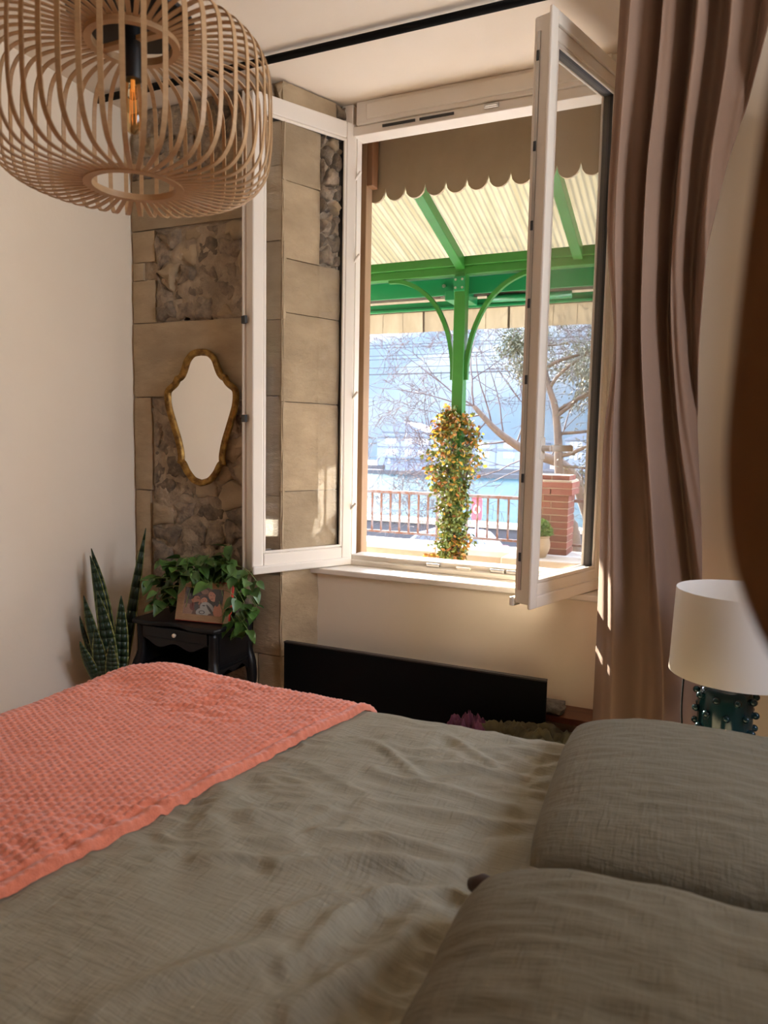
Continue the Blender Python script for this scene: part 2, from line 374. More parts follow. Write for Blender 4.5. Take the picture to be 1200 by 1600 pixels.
def block(x0, x1, z0, z1, fn, parent, depth=.018):
    poly = [(x0, z0), ((x0+x1)/2, z0+rnd.uniform(-.004, .004)), (x1, z0), (x1, z1), ((x0+x1)/2, z1), (x0, z1)]
    n = 5; ins = .0018; sd = rnd.random()*40
    mb = MB(); nx = max(3, int((x1-x0)/.035)); nz_ = max(3, int((z1-z0)/.035))
    def f(u, v):
        x = lerp(x0+ins, x1-ins, u); z = lerp(z0+ins, z1-ins, v); e = min(u*(x1-x0), (1-u)*(x1-x0), v*(z1-z0), (1-v)*(z1-z0))
        d = depth + noise.noise(Vector((x*9, z*9, sd)))*.006 + noise.noise(Vector((x*30, z*30, sd)))*.0025
        return fn(x, z, d if e > .002 else d-.006)
    mb.grid(f, nx, nz_)
    # rim going back into the wall
    k = nz_+1; idx = [i*k for i in range(nx+1)] + [nx*k+j for j in range(1, k)] + [i*k+nz_ for i in range(nx-1, -1, -1)] + [j for j in range(nz_-1, 0, -1)]
    base = len(mb.v); rim = []
    def uvof(i): return ((i//k)/nx, (i % k)/nz_)
    for i in idx:
        u, v = uvof(i); rim.append(fn(lerp(x0+ins, x1-ins, u), lerp(z0+ins, z1-ins, v), -.01))
    mb.v += [tuple(r) for r in rim]; m = len(idx)
    for i in range(m): mb.f.append((idx[i], idx[(i+1) % m], base+(i+1) % m, base+i)); mb.mi.append(0)
    return mb.build('stone_block', M_stone, parent, smooth=True, auto=50)
front = lambda x, z, d: Vector((x, Y0+.02-d, z))
def mortar(x0, x1, z0, z1, fn, parent, amp=.020):
    MB().grid(lambda u, v: fn(lerp(x0, x1, u), lerp(z0, z1, v), max(.0, amp*(.55+.9*noise.noise(Vector((lerp(x0, x1, u)*14, lerp(z0, z1, v)*14, 3)))+.45*noise.noise(Vector((lerp(x0, x1, u)*40, lerp(z0, z1, v)*40, 5))))) if .01 < u < .99 and .01 < v < .99 else 0), int((x1-x0)/.012), int((z1-z0)/.012)).build('mortar_bed', M_mort, parent, smooth=True)
mortar(-2.355, -1.83, 1.822, 2.225, front, wall_st); mortar(-2.385, -1.83, .30, 1.482, front, wall_st); mortar(-2.485, -1.83, 2.455, 2.745, front, wall_st)
rubble(-2.355, -1.83, 1.822, 2.225, .105, .085, front, wall_st)
rubble(-2.385, -1.83, .02, 1.482, .13, .10, front, wall_st)
rubble(-2.485, -1.83, 2.455, 2.745, .10, .08, front, wall_st)
for a in ((-2.49, -1.83, 1.485, 1.818), (-2.49, -1.83, 2.23, 2.452), (-2.49, -2.358, 1.82, 2.01), (-2.49, -2.358, 2.09, 2.228), (-2.49, -2.425, 2.01, 2.09),
          (-2.49, -2.388, 1.056, 1.483), (-2.49, -2.40, .62, 1.054), (-2.49, -2.36, .02, .618)): block(*a, front, wall_st)
# quoins at the corner turn into the splayed reveal
for i, (a, b) in enumerate(((0, .36), (.36, .72), (.72, 1.06), (1.06, 1.484), (1.485, 1.80), (1.80, 2.12), (2.12, 2.42), (2.42, 2.64))):
    block(-1.829 if i % 2 else -1.80, -1.676, a, b, front, wall_st)
    if not i % 2: block(-1.829, -1.802, a, b, front, wall_st)
rubble(-1.829, -1.68, 2.642, 2.745, .08, .07, front, wall_st)
A = Vector((-1.69, Y0+.02)); B = Vector((-1.545, 3.02)); U = (B-A).normalized(); N = Vector((U.y, -U.x))
rl = (B-A).length
def rev(t, z, d): p = A+U*t+N*d; return Vector((p.x, p.y, z))
zs = (0, .36, .735, 1.08, 1.46, 1.83, 2.05)
for a, b in zip(zs, zs[1:]): block(-.015, rl*.93, a, b, rev, wall_st)
for a, b in ((2.05, 2.36), (2.36, 2.62)): block(-.015, rl*.48, a, b, rev, wall_st)
block(-.015, rl*.7, 2.625, 2.745, rev, wall_st)
rubble(rl*.48, rl*.93, 2.055, 2.62, .06, .07, rev, wall_st, .03)
rubble(rl*.7, rl*.93, 2.625, 2.745, .06, .06, rev, wall_st)

# unseen cupboard added to keep the added window's light off curtain and wall
wd = thing('light_blocker', (.86, 2.36, 0), 'tall unseen wooden cupboard added right of the table lamp to block side light', 'light_blocker')
MB().box(.47, 1.25, 2.10, 2.63, 0, 2.35).build('carcass', M_floor, wd, bevel=.004)
for x0 in (.48, .865): MB().box(x0, x0+.375, 2.08, 2.10, .08, 2.33).build('door', M_floor, wd, bevel=.003)
for x0 in (.83, .89): MB().box(x0-.006, x0+.006, 2.055, 2.08, 1.05, 1.20).build('handle', M_metal, wd, bevel=.002)

# ================================================================ WINDOW
w = MB()
w.box(-1.575, -1.520, YW-.045, 3.045, .736, 2.75); w.box(-.452, -.362, YW-.045, 3.045, .736, 2.75)
win = struct(w.build('window_1', M_pvc, bevel=.004))
MB().box(-1.520, -.452, YW-.045, 3.045, 2.615, 2.655).build('head_rail', M_pvc, win, bevel=.004)
MB().box(-1.50, -.44, YW-.055, 3.03, 2.655, 2.75).build('shutter_box_cover', M_pvc, win, bevel=.004)
MB().box(-1.45, -.49, YW-.062, 2.95, 2.672, 2.735).build('cover_panel', M_pvc, win, bevel=.004)
MB().box(-1.520, -.452, YW-.045, 3.045, .736, .757).box(-1.520, -.452, YW-.005, 3.10, .755, .778).build('bottom_rail', M_pvc, win, bevel=.004)
MB().box(-1.520, -1.512, 2.985, 3.03, .78, 2.62).box(-.475, -.462, 2.985, 3.03, .78, 2.62).build('rebate_lip', M_pvc, win, bevel=.002)
for x in (-1.30, -1.13): MB().box(x-.078, x+.072, YW-.050, YW-.04, 2.632, 2.642).build('vent_slot', M_seal, win)
MB().box(-.93, -.87, YW-.054, YW-.04, 2.632, 2.65).box(-.925, -.875, YW-.058, YW-.045, 2.637, 2.645).build('top_catch', M_metal, win, bevel=.003)
for x in (-1.11, -.82, -.75): MB().box(x-.03, x+.03, YW-.028, YW-.004, .756, .772).build('lock_keep', M_metal, win, bevel=.003)
MB().box(-1.0, -.94, YW-.03, YW-.01, .756, .768).build('lock_keep', M_pvc, win, bevel=.002)
for z in (1.0, 1.5, 2.1, 2.45): MB().tube([(-1.522, 2.97, z-.02), (-1.487, 2.97, z+.02)], .006, 8).build('hinge_cap', M_pvc, win)
xo = MB(); xo.box(-1.60, -.33, 3.02, 3.40, .66, .70); struct(xo.build('trim_3', M_concr, bevel=.006))['label'] = 'stone ledge outside the window'

def casement(hx, hy, ang, w, side, label, nm):
    t = thing('window_casement', (hx, hy, .75), label, 'window', 'open window casements', 0)
    ca, sa = math.cos(ang), math.sin(ang)
    M = Matrix(((ca, -sa*side, 0, hx), (sa, ca*side, 0, hy), (0, 0, 1, .75), (0, 0, 0, 1)))  # local x along sash, local y = room side
    hgt = 1.92; st = .052; rl_ = .070
    f = MB()
    f.box(0, st, -.03, .03, 0, hgt, M); f.box(w-st, w, -.03, .03, 0, hgt, M)
    f.build('stile', M_pvc, t, bevel=.006)
    f = MB(); f.box(st, w-st, -.03, .03, hgt-rl_, hgt, M); f.build('top_rail', M_pvc, t, bevel=.006)
    f = MB(); f.box(st, w-st, -.03, .03, 0, rl_, M); f.build('bottom_rail', M_pvc, t, bevel=.006)
    f = MB()                                            # overlapping lip on the room side and drip on the weather side
    f.box(-.012, .02, .03, .042, -.012, hgt+.012, M); f.box(w-.03, w+.012, .03, .042, -.012, hgt+.012, M)
    f.box(.02, w-.03, .03, .042, hgt-.03, hgt+.012, M); f.box(.02, w-.03, .03, .042, -.012, .03, M)
    f.build('overlap_lip', M_pvc, t, bevel=.004)
    f = MB(); f.box(.01, w+.005, -.048, -.03, -.012, .022, M); f.build('drip_rail', M_pvc, t, bevel=.006)
    f = MB(); q = .009
    f.box(st-.002, st+q, -.018, .018, rl_, hgt-rl_, M); f.box(w-st-q, w-st+.002, -.018, .018, rl_, hgt-rl_, M)
    f.box(st, w-st, -.018, .018, hgt-rl_-q, hgt-rl_, M); f.box(st, w-st, -.018, .018, rl_, rl_+q, M)
    f.build('seal', M_seal, t)
    f = MB(); q2 = .012
    for y0, y1 in ((.018, .028), (-.028, -.018)):
        f.box(st-.001, st+q2, y0, y1, rl_, hgt-rl_, M); f.box(w-st-q2, w-st+.001, y0, y1, rl_, hgt-rl_, M)
        f.box(st, w-st, y0, y1, hgt-rl_-q2, hgt-rl_, M); f.box(st, w-st, y0, y1, rl_, rl_+q2, M)
    f.build('glazing_bead', M_pvc, t, bevel=.003)
    for y in (-.010, .010):
        f = MB(); f.box(st+.002, w-st-.002, y-.002, y+.002, rl_+.002, hgt-rl_-.002, M); f.build('glass_pane', M_glass, t)
    return t, M, w, hgt
a_l = math.atan2(2.53-2.99, -1.77+1.53); a_r = math.atan2(2.45-2.98, -.585+.42)
tl, ML, wl_, hg = casement(-1.535, 2.985, a_l, .505, 1 if False else -1, 'left white window casement standing open in front of the stone wall', 'l')
tr, MR, wr_, hg = casement(-.425, 2.985, a_r, .55, 1, 'right white window casement with lever handle, open beside the taupe curtain', 'r')
for z in (.62, 1.02): MB().box(wl_+.008, wl_+.02, .0, .03, z, z+.03, ML).build('lock_point', M_seal, tl)
f = MB(); f.box(wr_-.001, wr_+.006, -.014, -.004, .05, 1.87, MR); f.build('lock_strip', M_metal, tr)
for z in (.15, .42, .75, 1.0, 1.25, 1.5, 1.78): MB().box(wr_+.004, wr_+.010, -.013, -.005, z, z+.03, MR).build('lock_point', M_seal, tr)
hd = MB(); hd.box(wr_-.045, wr_-.012, .030, .044, .50, .575, MR); hd.tube([MR @ Vector((wr_-.028, .03, .537)), MR @ Vector((wr_-.028, .075, .537))], .011, 10)
hpl = hd.build('handle_plate', M_pvc, tr, bevel=.003, smooth=False)
MB().box(wr_-.17, wr_-.025, .068, .084, .527, .549, MR).build('lever_handle', M_pvc, hpl, bevel=.006)

# ================================================================ CURTAIN ROD + CURTAIN
r_ = thing('curtain_rod', (-.6, 2.46, 2.70), 'black metal curtain rod running under the ceiling', 'curtain rod')
MB().tube([(-2.49, 2.46, 2.725), (1.28, 2.46, 2.725)], .014, 16).build('pole', M_blackm, r_, smooth=True)
for x in (-2.3, .9): MB().box(x-.015, x+.015, 2.44, 2.48, 2.70, 2.75).build('bracket', M_blackm, r_, bevel=.003)
_xrp = catmull([(0.0, .02, 0), (.3, .01, 0), (1.0, -.03, 0), (1.45, -.068, 0), (1.8, -.068, 0), (2.1, -.03, 0), (2.35, .03, 0), (2.55, .075, 0), (2.72, .10, 0)], 8); _xr = [(p.x, p.y) for p in _xrp]
def curt(s, v):
    z = .015 + 2.685*v; xl = -.352 + .01*math.sin(z*2.2); xr = interp(_xr, z)
    nf = 2.15 + 2.4*max(0, min(1, (z-.5)/2.1))**1.3; ph = nf*2*PI*s + .4*math.sin(z*1.3+s*5)
    g = .25 + .75*v
    x = lerp(xl, xr, s + .035*math.sin(ph*1.0+1.2)*(1-abs(2*s-1)**4))
    amp = (.05 - .012*math.sin(s*9))
    y = 2.452 + amp*math.cos(ph) + .014*math.cos(2.3*ph+z*1.1) + .022*math.sin(z*1.7+s*6)*(1-v)
    pinch = math.exp(-((z-1.62)/.22)**2)*math.exp(-(s/.16)**2); y -= .05*pinch; x += .035*pinch
    x += .006*noise.noise(Vector((s*7, z*1.7, 3))); y += .012*noise.noise(Vector((s*9, z*2.2, 0)))
    return (x, y, z)
c = MB().grid(curt, 220, 90).build('curtain', M_curt, None, smooth=True)
so = c.modifiers.new('thick', 'SOLIDIFY'); so.thickness = .003
tag(c, 'taupe floor-length curtain hanging at the right of the open window', 'curtain')

# ================================================================ PENDANT LAMPS
def pendant(loc, label, nslat=50):
    t = thing('pendant_lamp', loc, label, 'lamp'); x, y, z = loc
    prof = catmull([(.086, 0, .0), (.14, 0, -.003), (.195, 0, -.002), (.232, 0, .010), (.256, 0, .040), (.264, 0, .085), (.265, 0, .13), (.264, 0, .19), (.257, 0, .232), (.236, 0, .260), (.198, 0, .272), (.14, 0, .273), (.080, 0, .268)], 4)
    first = None
    for k in range(nslat):
        a = 2*PI*k/nslat
        if first is None:
            mb = MB(); hw = .0044; th = .0012; n = len(prof); vs = []
            for i, p in enumerate(prof):
                tt = (prof[min(i+1, n-1)]-prof[max(i-1, 0)]).normalized(); nn = Vector((tt.z, 0, -tt.x))
                for sy, sn in ((-1, -1), (1, -1), (1, 1), (-1, 1)): vs.append(p+Vector((0, hw*sy, 0))+nn*th*sn)
            fs = [(i*4+j, i*4+(j+1) % 4, (i+1)*4+(j+1) % 4, (i+1)*4+j) for i in range(n-1) for j in range(4)] + [(3, 2, 1, 0), ((n-1)*4, (n-1)*4+1, (n-1)*4+2, (n-1)*4+3)]
            mb.add([Vector(v)+Vector(loc) for v in vs], fs); o = mb.build('slat', M_bamboo, t); first = o
        else:
            o = first.copy(); COL.objects.link(o); o.rotation_euler = (0, 0, a)
    def ring(r, z0, z1, w):
        return MB().lathe([(r-w, z0), (r, z0), (r, z1), (r-w, z1), (r-w, z0)], 48, loc)
    ring(.094, -.004, .008, .016).build('bottom_ring', M_bamboo, t, smooth=True, auto=40)
    ring(.088, .258, .272, .014).build('top_ring', M_bamboo, t, smooth=True, auto=40)
    MB().box(x-.076, x+.076, y-.008, y+.008, z+.262, z+.27).build('crossbar', M_bamboo, t)
    MB().lathe([(0, .300), (.116, .300), (.118, .304), (.116, .308), (.02, .312), (.0, .312)], 40, loc).build('top_plate', M_blkpl, t, smooth=True, auto=40)
    MB().lathe([(0, .195), (.017, .195), (.018, .20), (.018, .27), (.012, .30), (0, .30)], 24, loc).build('socket', M_blkpl, t, smooth=True, auto=40)
    MB().tube([(x, y, z+.31), (x, y, H)], .003, 8).build('cord', M_blkpl, t)
    MB().lathe([(0, 0), (.05, .0), (.05, -.02), (0, -.02)], 24, (x, y, H)).build('ceiling_cup', M_blkpl, t)
    MB().lathe([(.012, .196), (.015, .188), (.0185, .165), (.019, .13), (.0175, .112), (.010, .098), (.0, .094)], 24, loc).build('bulb', M_bulb, t, smooth=True)
    fm = MB()
    for k in range(5):
        a = k*2*PI/5; c_, s_ = math.cos(a)*.007, math.sin(a)*.007
        fm.tube([(x+c_*.4, y+s_*.4, z+.18), (x+c_, y+s_, z+.115), (x+c_*1.3, y+s_*.2, z+.18)], .0005, 4)
    fm.tube([(x, y, z+.195), (x, y, z+.175)], .004, 8)
    fm.build('filament', fil, t)
    return t
pendant((-1.066, 1.144, 1.789), 'round bamboo slat pendant lamp with clear bulb hanging above the bed')
t = thing('hanging_strap', (.02, .30, 1.2), 'out-of-focus brown leather strap curving down close to the camera at the right edge', 'strap')
P = catmull([(0.0410, .262, 2.75), (0.0390, .262, 2.0), (0.0370, .262, 1.62), (0.0260, .262, 1.48), (0.0170, .262, 1.40), (0.0130, .262, 1.33), (0.0130, .262, 1.29), (0.0190, .262, 1.258), (0.0350, .262, 1.232), (0.0610, .262, 1.225), (0.0990, .264, 1.25), (0.1190, .268, 1.35), (0.1090, .27, 1.6), (0.0690, .27, 2.75)], 8)
sm = MB(); k = len(P); vs = []
for i, p in enumerate(P):
    tt = (P[min(i+1, k-1)]-P[max(i-1, 0)]).normalized(); sd_ = Vector((tt.z, 0, -tt.x)) if abs(tt.y) < .9 else Vector((1, 0, 0))
    if sd_.x < 0 and i < 40: sd_ = -sd_
    wv = .011
    sd_ = Vector((abs(tt.z), .35, -tt.x if tt.z > 0 else tt.x)).normalized()
    nn = Vector((0, 1, 0))
    for a, b in ((-1, -1), (-.4, -1.8), (.4, -1.8), (1, -1), (1, 1), (-1, 1)): vs.append(p+sd_*wv*a+nn*.002*b)
sm.add(vs, [(i*6+j, i*6+(j+1) % 6, (i+1)*6+(j+1) % 6, (i+1)*6+j) for i in range(k-1) for j in range(6)]+[tuple(range(6))[::-1], tuple(6*k-6+j for j in range(6))])
sm.build('leather_band', mat('brown_leather', (.20, .09, .032), .6, (.15, .065, .022), 20, (1, 1, .2)), t, smooth=True)
MB().box(.019, .079, .25, .28, 2.74, 2.75).build('ceiling_hook', M_blkpl, t)

# ================================================================ MIRROR
t = thing('wall_mirror', (-2.075, 2.60, 1.39), 'ornate gilt framed mirror hanging on the stone wall', 'mirror')
hp = [(0, 0), (.045, .012), (.082, .065), (.103, .145), (.117, .182), (.136, .192), (.150, .232), (.183, .272), (.197, .32), (.192, .42), (.163, .56), (.137, .68), (.124, .78), (.127, .832), (.110, .85), (.088, .91), (.048, .975), (0, 1)]
HM = .60
def smoothp(L):
    P = catmull([(a, b, 0) for a, b in L], 4); return [(p.x, p.y) for p in P]
hs = smoothp(hp); full = [(x, .5*HM-z*HM) for x, z in hs] + [(-x, .5*HM-z*HM) for x, z in hs[-2:0:-1]]
n = len(full); cen = Vector((-2.075, 0, 1.388))
def offs(i, d):
    a = Vector(full[(i-1) % n]); b = Vector(full[(i+1) % n]); tt = (b-a).normalized(); p = Vector(full[i]); nn = Vector((-tt.y, tt.x))
    return p - nn*d*-1 if False else p + Vector((tt.y, -tt.x))*d
sgn = 1 if (offs(0, .01).y < full[0][1]) else -1
rings = [(0, 0), (0, .014), (.006, .022), (.013, .017), (.018, .022), (.025, .014), (.030, .004)]
mb = MB(); vs = []
for d, yy in rings:
    for i in range(n):
        p = offs(i, d*sgn); vs.append((cen.x+p.x, 2.622-yy, cen.z+p.y))
fs = [(r*n+i, r*n+(i+1) % n, (r+1)*n+(i+1) % n, (r+1)*n+i) for r in range(len(rings)-1) for i in range(n)]
mb.add(vs, fs).build('gilt_frame', M_gold, t, smooth=True)
rows = []; zl = 1e9
for x, z in hs:
    zz = .5*HM-z*HM; zz = max(-.5*HM+.012, min(.5*HM-.012, zz))
    if zz < zl-.0015: rows.append((max(.004, x-.012), zz)); zl = zz
vs = [(cen.x+sx*x, 2.617, cen.z+z) for x, z in rows for sx in (-1, 1)]
MB().add(vs, [(2*i, 2*i+1, 2*i+3, 2*i+2) for i in range(len(rows)-1)]).build('mirror_glass', M_mir, t)

# ================================================================ BED
BX0, BX1, BY0, BY1, BZ = -1.62, .62, .02, 1.74, .60
RR = .085
FOLDS = []
def fold(x0, y0, x1, y1, w, h, sx=0): FOLDS.append((Vector((x0, y0)), Vector((x1, y1)), w, h, sx))
for a in ((-.36, 1.10, -.62, .98, .022, .016), (-.34, 1.14, -.60, 1.10, .02, .012), (-.35, 1.05, -.55, .86, .025, .014), (-.30, 1.28, -.58, 1.22, .02, .009),
          (-.32, 1.36, -.62, 1.34, .018, .008), (-.42, 1.0, -.50, .78, .018, .010), (-.60, 1.02, -.75, .92, .018, .010), (-.30, 1.5, -.55, 1.44, .018, .008),
          (-.36, .98, -.42, .70, .03, .014), (-.55, 1.60, -.38, 1.50, .015, .007), (-.72, 1.5, -.52, 1.36, .02, .007), (-.64, 1.16, -.82, 1.02, .022, .007), (-.46, .9, -.66, .62, .03, .010),
          (-.9, 1.2, -.7, .9, .04, .006), (-.38, .8, -.60, .50, .035, .010), (-.25, 1.62, -.45, 1.58, .015, .007)): fold(*a)
def wrinkle(x, y):
    z = .010*noise.noise(Vector((x*2.2, y*2.2, 1))) + .005*noise.noise(Vector((x*5+y*3, y*7-x*2, 4)))
    q = noise.noise(Vector((x*4+1.7*noise.noise(Vector((x*3, y*3, 7))), y*13+2*noise.noise(Vector((x*4, y*2, 2))), 5)))
    z += .0042*(1-abs(q)*2.6)*max(.15, min(1, (x+1.1)*1.5))
    wx, wy = x+.05*noise.noise(Vector((x*6, y*6, 11))), y+.05*noise.noise(Vector((x*6, y*6, 14)))
    q2 = noise.noise(Vector((wx*9+wy*6, wy*26-wx*9, 8))); q3 = noise.noise(Vector((wx*3, wy*3, 21)))
    z += .0042*(1-abs(q2)*3)*max(0, .45+q3*1.6)
    p = Vector((x+.02*noise.noise(Vector((x*9, y*9, 0))), y+.03*noise.noise(Vector((x*7, y*7, 5)))))
    for a, b, w_, h_, _ in FOLDS:
        ab = b-a; tt = (p-a).dot(ab)/ab.length_squared
        tc_ = max(0, min(1, tt)); d = (p-(a+ab*tc_)).length
        if d < 3*w_: z += 1.15*h_*math.exp(-(d/(w_*.75))**2)*(.35+.65*math.sin(PI*max(.08, min(.92, tc_)))) - .4*h_*math.exp(-((d-1.7*w_)/w_)**2)*.6
    return z
def drape(x, y, off=0, r=RR, cr=.16, maxdrop=.34, wr=True):
    # x,y unrolled cloth coordinate -> 3D over the mattress edge
    ix = max(BX0+cr, min(BX1-cr, x)); iy = max(BY0+cr, min(BY1-cr, y)); ox, oy = x-ix, y-iy; d = math.hypot(ox, oy)
    zz = wrinkle(x, y) if wr else 0
    if d <= cr-r: return Vector((x, y, BZ+zz+off))
    ux, uy = ox/d, oy/d; e = d-(cr-r); ang = min(e/r, PI/2); rest = max(0, e-r*PI/2)
    px = ix+ux*(cr-r+r*math.sin(ang)); py = iy+uy*(cr-r+r*math.sin(ang)); pz = BZ - r*(1-math.cos(ang)) - min(rest, maxdrop)
    nx = Vector((ux*math.sin(ang), uy*math.sin(ang), math.cos(ang)))
    wav = 0 if rest <= 0 else .02*math.sin((x*1.0+y*1.0)*16)*min(1, rest*5)
    return Vector((px, py, pz)) + nx*(zz*max(.35, math.cos(ang))+off+wav)
mt = thing('bed', (-.5, .9, 0), 'double bed mattress and base hidden beneath the grey duvet', 'bed')
MB().box(BX0+.03, BX1-.03, BY0+.03, BY1-.03, .30, BZ-.03).build('mattress', M_white, mt, bevel=.05, seg=3)
MB().box(BX0+.04, BX1-.04, BY0+.04, BY1-.04, .10, .30).build('base', M_blackm, mt, bevel=.01)
for x in (BX0+.1, BX1-.1):
    for y in (BY0+.1, BY1-.1): MB().box(x-.025, x+.025, y-.025, y+.025, 0, .10).build('leg', M_blackm, mt)
EX = .36
dv = MB().grid(lambda u, v: drape(lerp(BX0-EX, BX1+.05, u), lerp(BY0-EX, BY1+EX, v)), 460, 460).build('duvet', M_duvet, None, smooth=True)
tag(dv, 'crinkled olive grey cotton duvet spread over the bed', 'duvet')
def xe(y): return -1.052 + (y)*.150      # edge of the throw across the bed
def blank(u, v):
    y = lerp(BY0-.30, BY1+.24, v); x = lerp(BX0-.22, xe(y), u)
    P = .0165; jx = .0035*noise.noise(Vector((x*22, y*22, 1))); jy = .0035*noise.noise(Vector((x*22, y*22, 7)))
    b = abs(math.sin(PI*(x+jx)/P))*abs(math.sin(PI*((y+jy)/P+(.5 if int(math.floor((x+jx)/P)) % 2 else 0))))
    dist = (xe(y)-x)
    hem = 0
    if dist < .028: bb = .004*math.sin(PI*min(1, dist/.028)) + .0016*noise.noise(Vector((y*90, dist*90, 3))); b *= .6; hem = bb
    elif dist < .04: b = 0
    edge = max(0, min(1, dist/.006))
    gap = -.010*math.exp(-((dist-.034)/.006)**2)*.3
    swell = .02*math.exp(-(((x+1.42)/.13)**2+((y-1.62)/.10)**2))
    return drape(x, y, .003 + .011*edge + .005*b*edge + hem + gap + swell + .003*noise.noise(Vector((x*6, y*6, 9))), cr=.17)
bl = MB().grid(blank, 330, 620).build('throw_blanket', M_blank, None, smooth=True)
tag(bl, 'coral waffle-textured plush blanket across the foot of the bed', 'blanket')

def pillow(name, cx, cy, hx, hy, z0, T, rot, label, seed, tilt=0, mtl=None):
    def f(u, v, sgn):
        a, b = 2*u-1, 2*v-1
        # pinch the outline in between the corners
        X = a*hx*(1-.05*(1-b*b)*abs(a)**3*-1 -.05*abs(a)*abs(b)**2*0) ; Yy = b*hy
        X = a*hx*(1-.07*(b*b)*0) ; k = ((1-abs(a)**3.2)*(1-abs(b)**3.2))**.48
        X *= 1-.04*abs(b)**4; Yy *= 1-.04*abs(a)**4
        h = T*k*(1+.10*noise.noise(Vector((a*1.5, b*1.5, seed))))
        n1 = noise.noise(Vector((a*3+seed, b*9, 1))); h += T*.03*(1-abs(n1)*3)*k*(sgn > 0); n2 = noise.noise(Vector((a*5+b*4+seed, b*14-a*3, 6))); h += T*.012*(1-abs(n2)*3)*k*(sgn > 0)
        e = math.hypot(a*.8, b*.8); rad = noise.noise(Vector((math.atan2(b, a)*5, e*1.5, seed+3)))
        h += T*.05*rad*min(1, (1-k)*2)*(k > .05)
        z = sgn*h*(1 if sgn > 0 else .55)
        c_, s_ = math.cos(rot), math.sin(rot)
        return (cx+X*c_-Yy*s_, cy+X*s_+Yy*c_, z0+T*.55+z + tilt*(X*c_))
    mb = MB(); mb.grid(lambda u, v: f(u, v, 1), 110, 110); mb.grid(lambda u, v: f(1-u, v, -1), 50, 50)
    o = mb.build(name, mtl or M_pillow, None, smooth=True); tag(o, label, 'pillow', 'pillows at the head of the bed'); return o
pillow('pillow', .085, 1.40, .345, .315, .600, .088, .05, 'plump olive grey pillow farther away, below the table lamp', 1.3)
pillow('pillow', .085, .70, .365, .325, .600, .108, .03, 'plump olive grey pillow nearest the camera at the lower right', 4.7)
kn = MB(); kn.tube([(-.315, 1.050, .612), (-.295, 1.046, .620), (-.27, 1.04, .622), (-.24, 1.03, .624), (-.18, 1.02, .62)], [.010, .016, .013, .016, .012], 10)
tag(kn.build('fabric_tie', M_brown, None, smooth=True), 'small dark brown fabric knot peeking out between the two pillows', 'fabric tie')

# ================================================================ NIGHTSTAND
t = thing('nightstand', (-2.0, 2.47, 0), 'black painted nightstand with open niche and curved legs', 'nightstand')
nx0, nx1, ny0, ny1, nt_ = -2.195, -1.80, 2.335, 2.61, .540
top = []
for i in range(41):       # serpentine front outline
    u = i/40; top.append((lerp(nx0-.015, nx1+.015, u), ny0-.012-.012*math.cos(2*PI*u)*1.0+.008*math.cos(4*PI*u)))
top += [(nx1+.022, lerp(ny0, ny1, k/12)+.0) for k in range(1, 13)] + [(nx0-.022, ny1)] + [(nx0-.022, ny0+.01)]
MB().prism(top, lambda a, b, d: (a, b, d), nt_-.020, nt_).build('top_board', M_black, t, bevel=.007, seg=3)
b_ = MB(); b_.box(nx0, nx0+.014, ny0+.01, ny1, .33, nt_-.02); b_.box(nx1-.014, nx1, ny0+.01, ny1, .33, nt_-.02); b_.box(nx0, nx1, ny1-.012, ny1, .33, nt_-.02); b_.box(nx0, nx1, ny0+.01, ny1, .33, .345)
b_.build('carcass', M_black, t)
drw = MB().box(nx0+.03, nx1-.03, ny0, ny0+.016, .468, .514).build('drawer_front', M_black, t, bevel=.003)
MB().ball((-1.99, ny0-.010, .492), .009).tube([(-1.99, ny0-.006, .492), (-1.99, ny0+.005, .492)], .004, 8).build('knob', M_knob, drw, smooth=True)
sc = [(nx0+.03, .47)]+[(lerp(nx0+.03, nx1-.03, i/30), .452+.012*math.cos(4*PI*i/30)-.012*math.sin(PI*i/30)) for i in range(31)]+[(nx1-.03, .47)]
MB().prism(sc, lambda a, b, d: (a, d, b), ny0+.002, ny0+.014).build('scalloped_rail', M_black, t)
sc = [(nx0+.03, .345)]+[(lerp(nx0+.03, nx1-.03, i/30), .322+.010*math.cos(4*PI*i/30)) for i in range(31)]+[(nx1-.03, .345)]
MB().prism(sc, lambda a, b, d: (a, d, b), ny0+.002, ny0+.016).build('front_apron', M_black, t)
for xx in (nx1,):   # side frame and moulding
    sd = [(ny0+.03, .36)]+[(lerp(ny0+.03, ny1-.03, i/24), .325-.012*math.cos(4*PI*i/24)+.018*math.sin(PI*i/24)) for i in range(25)]+[(ny1-.03, .36)]
    MB().prism(sd, lambda a, b, d: (d, a, b), xx-.004, xx+.006).build('side_apron', M_black, t, bevel=.002)
    MB().box(xx, xx+.005, ny0+.03, ny1-.03, .365, .372).build('side_moulding', M_black, t, bevel=.002)
    MB().box(xx, xx+.003, ny0+.04, ny1-.04, .392, .50).build('side_panel', M_black, t, bevel=.0025)
for sx, x in ((-1, nx0+.012), (1, nx1-.012)):
    for sy, y in ((-1, ny0+.016), (1, ny1-.018)):
        lg = MB(); pts = catmull([(x, y, nt_-.02), (x, y, .40), (x+sx*.012, y+sy*.010*(sy < 0), .34), (x+sx*.022, y+sy*.014*(sy < 0), .27), (x+sx*.012, y+sy*.008*(sy < 0), .16), (x-sx*.002, y, .06), (x+sx*.014, y+sy*.008*(sy < 0), .0)], 4)
        rr = [interp([(0, .013), (.06, .015), (.16, .013), (.27, .022), (.34, .026), (.40, .019), (.54, .018)], p.z) for p in pts]
        lg.tube(pts, rr, 12); lg.build('leg', M_black, t, smooth=True)

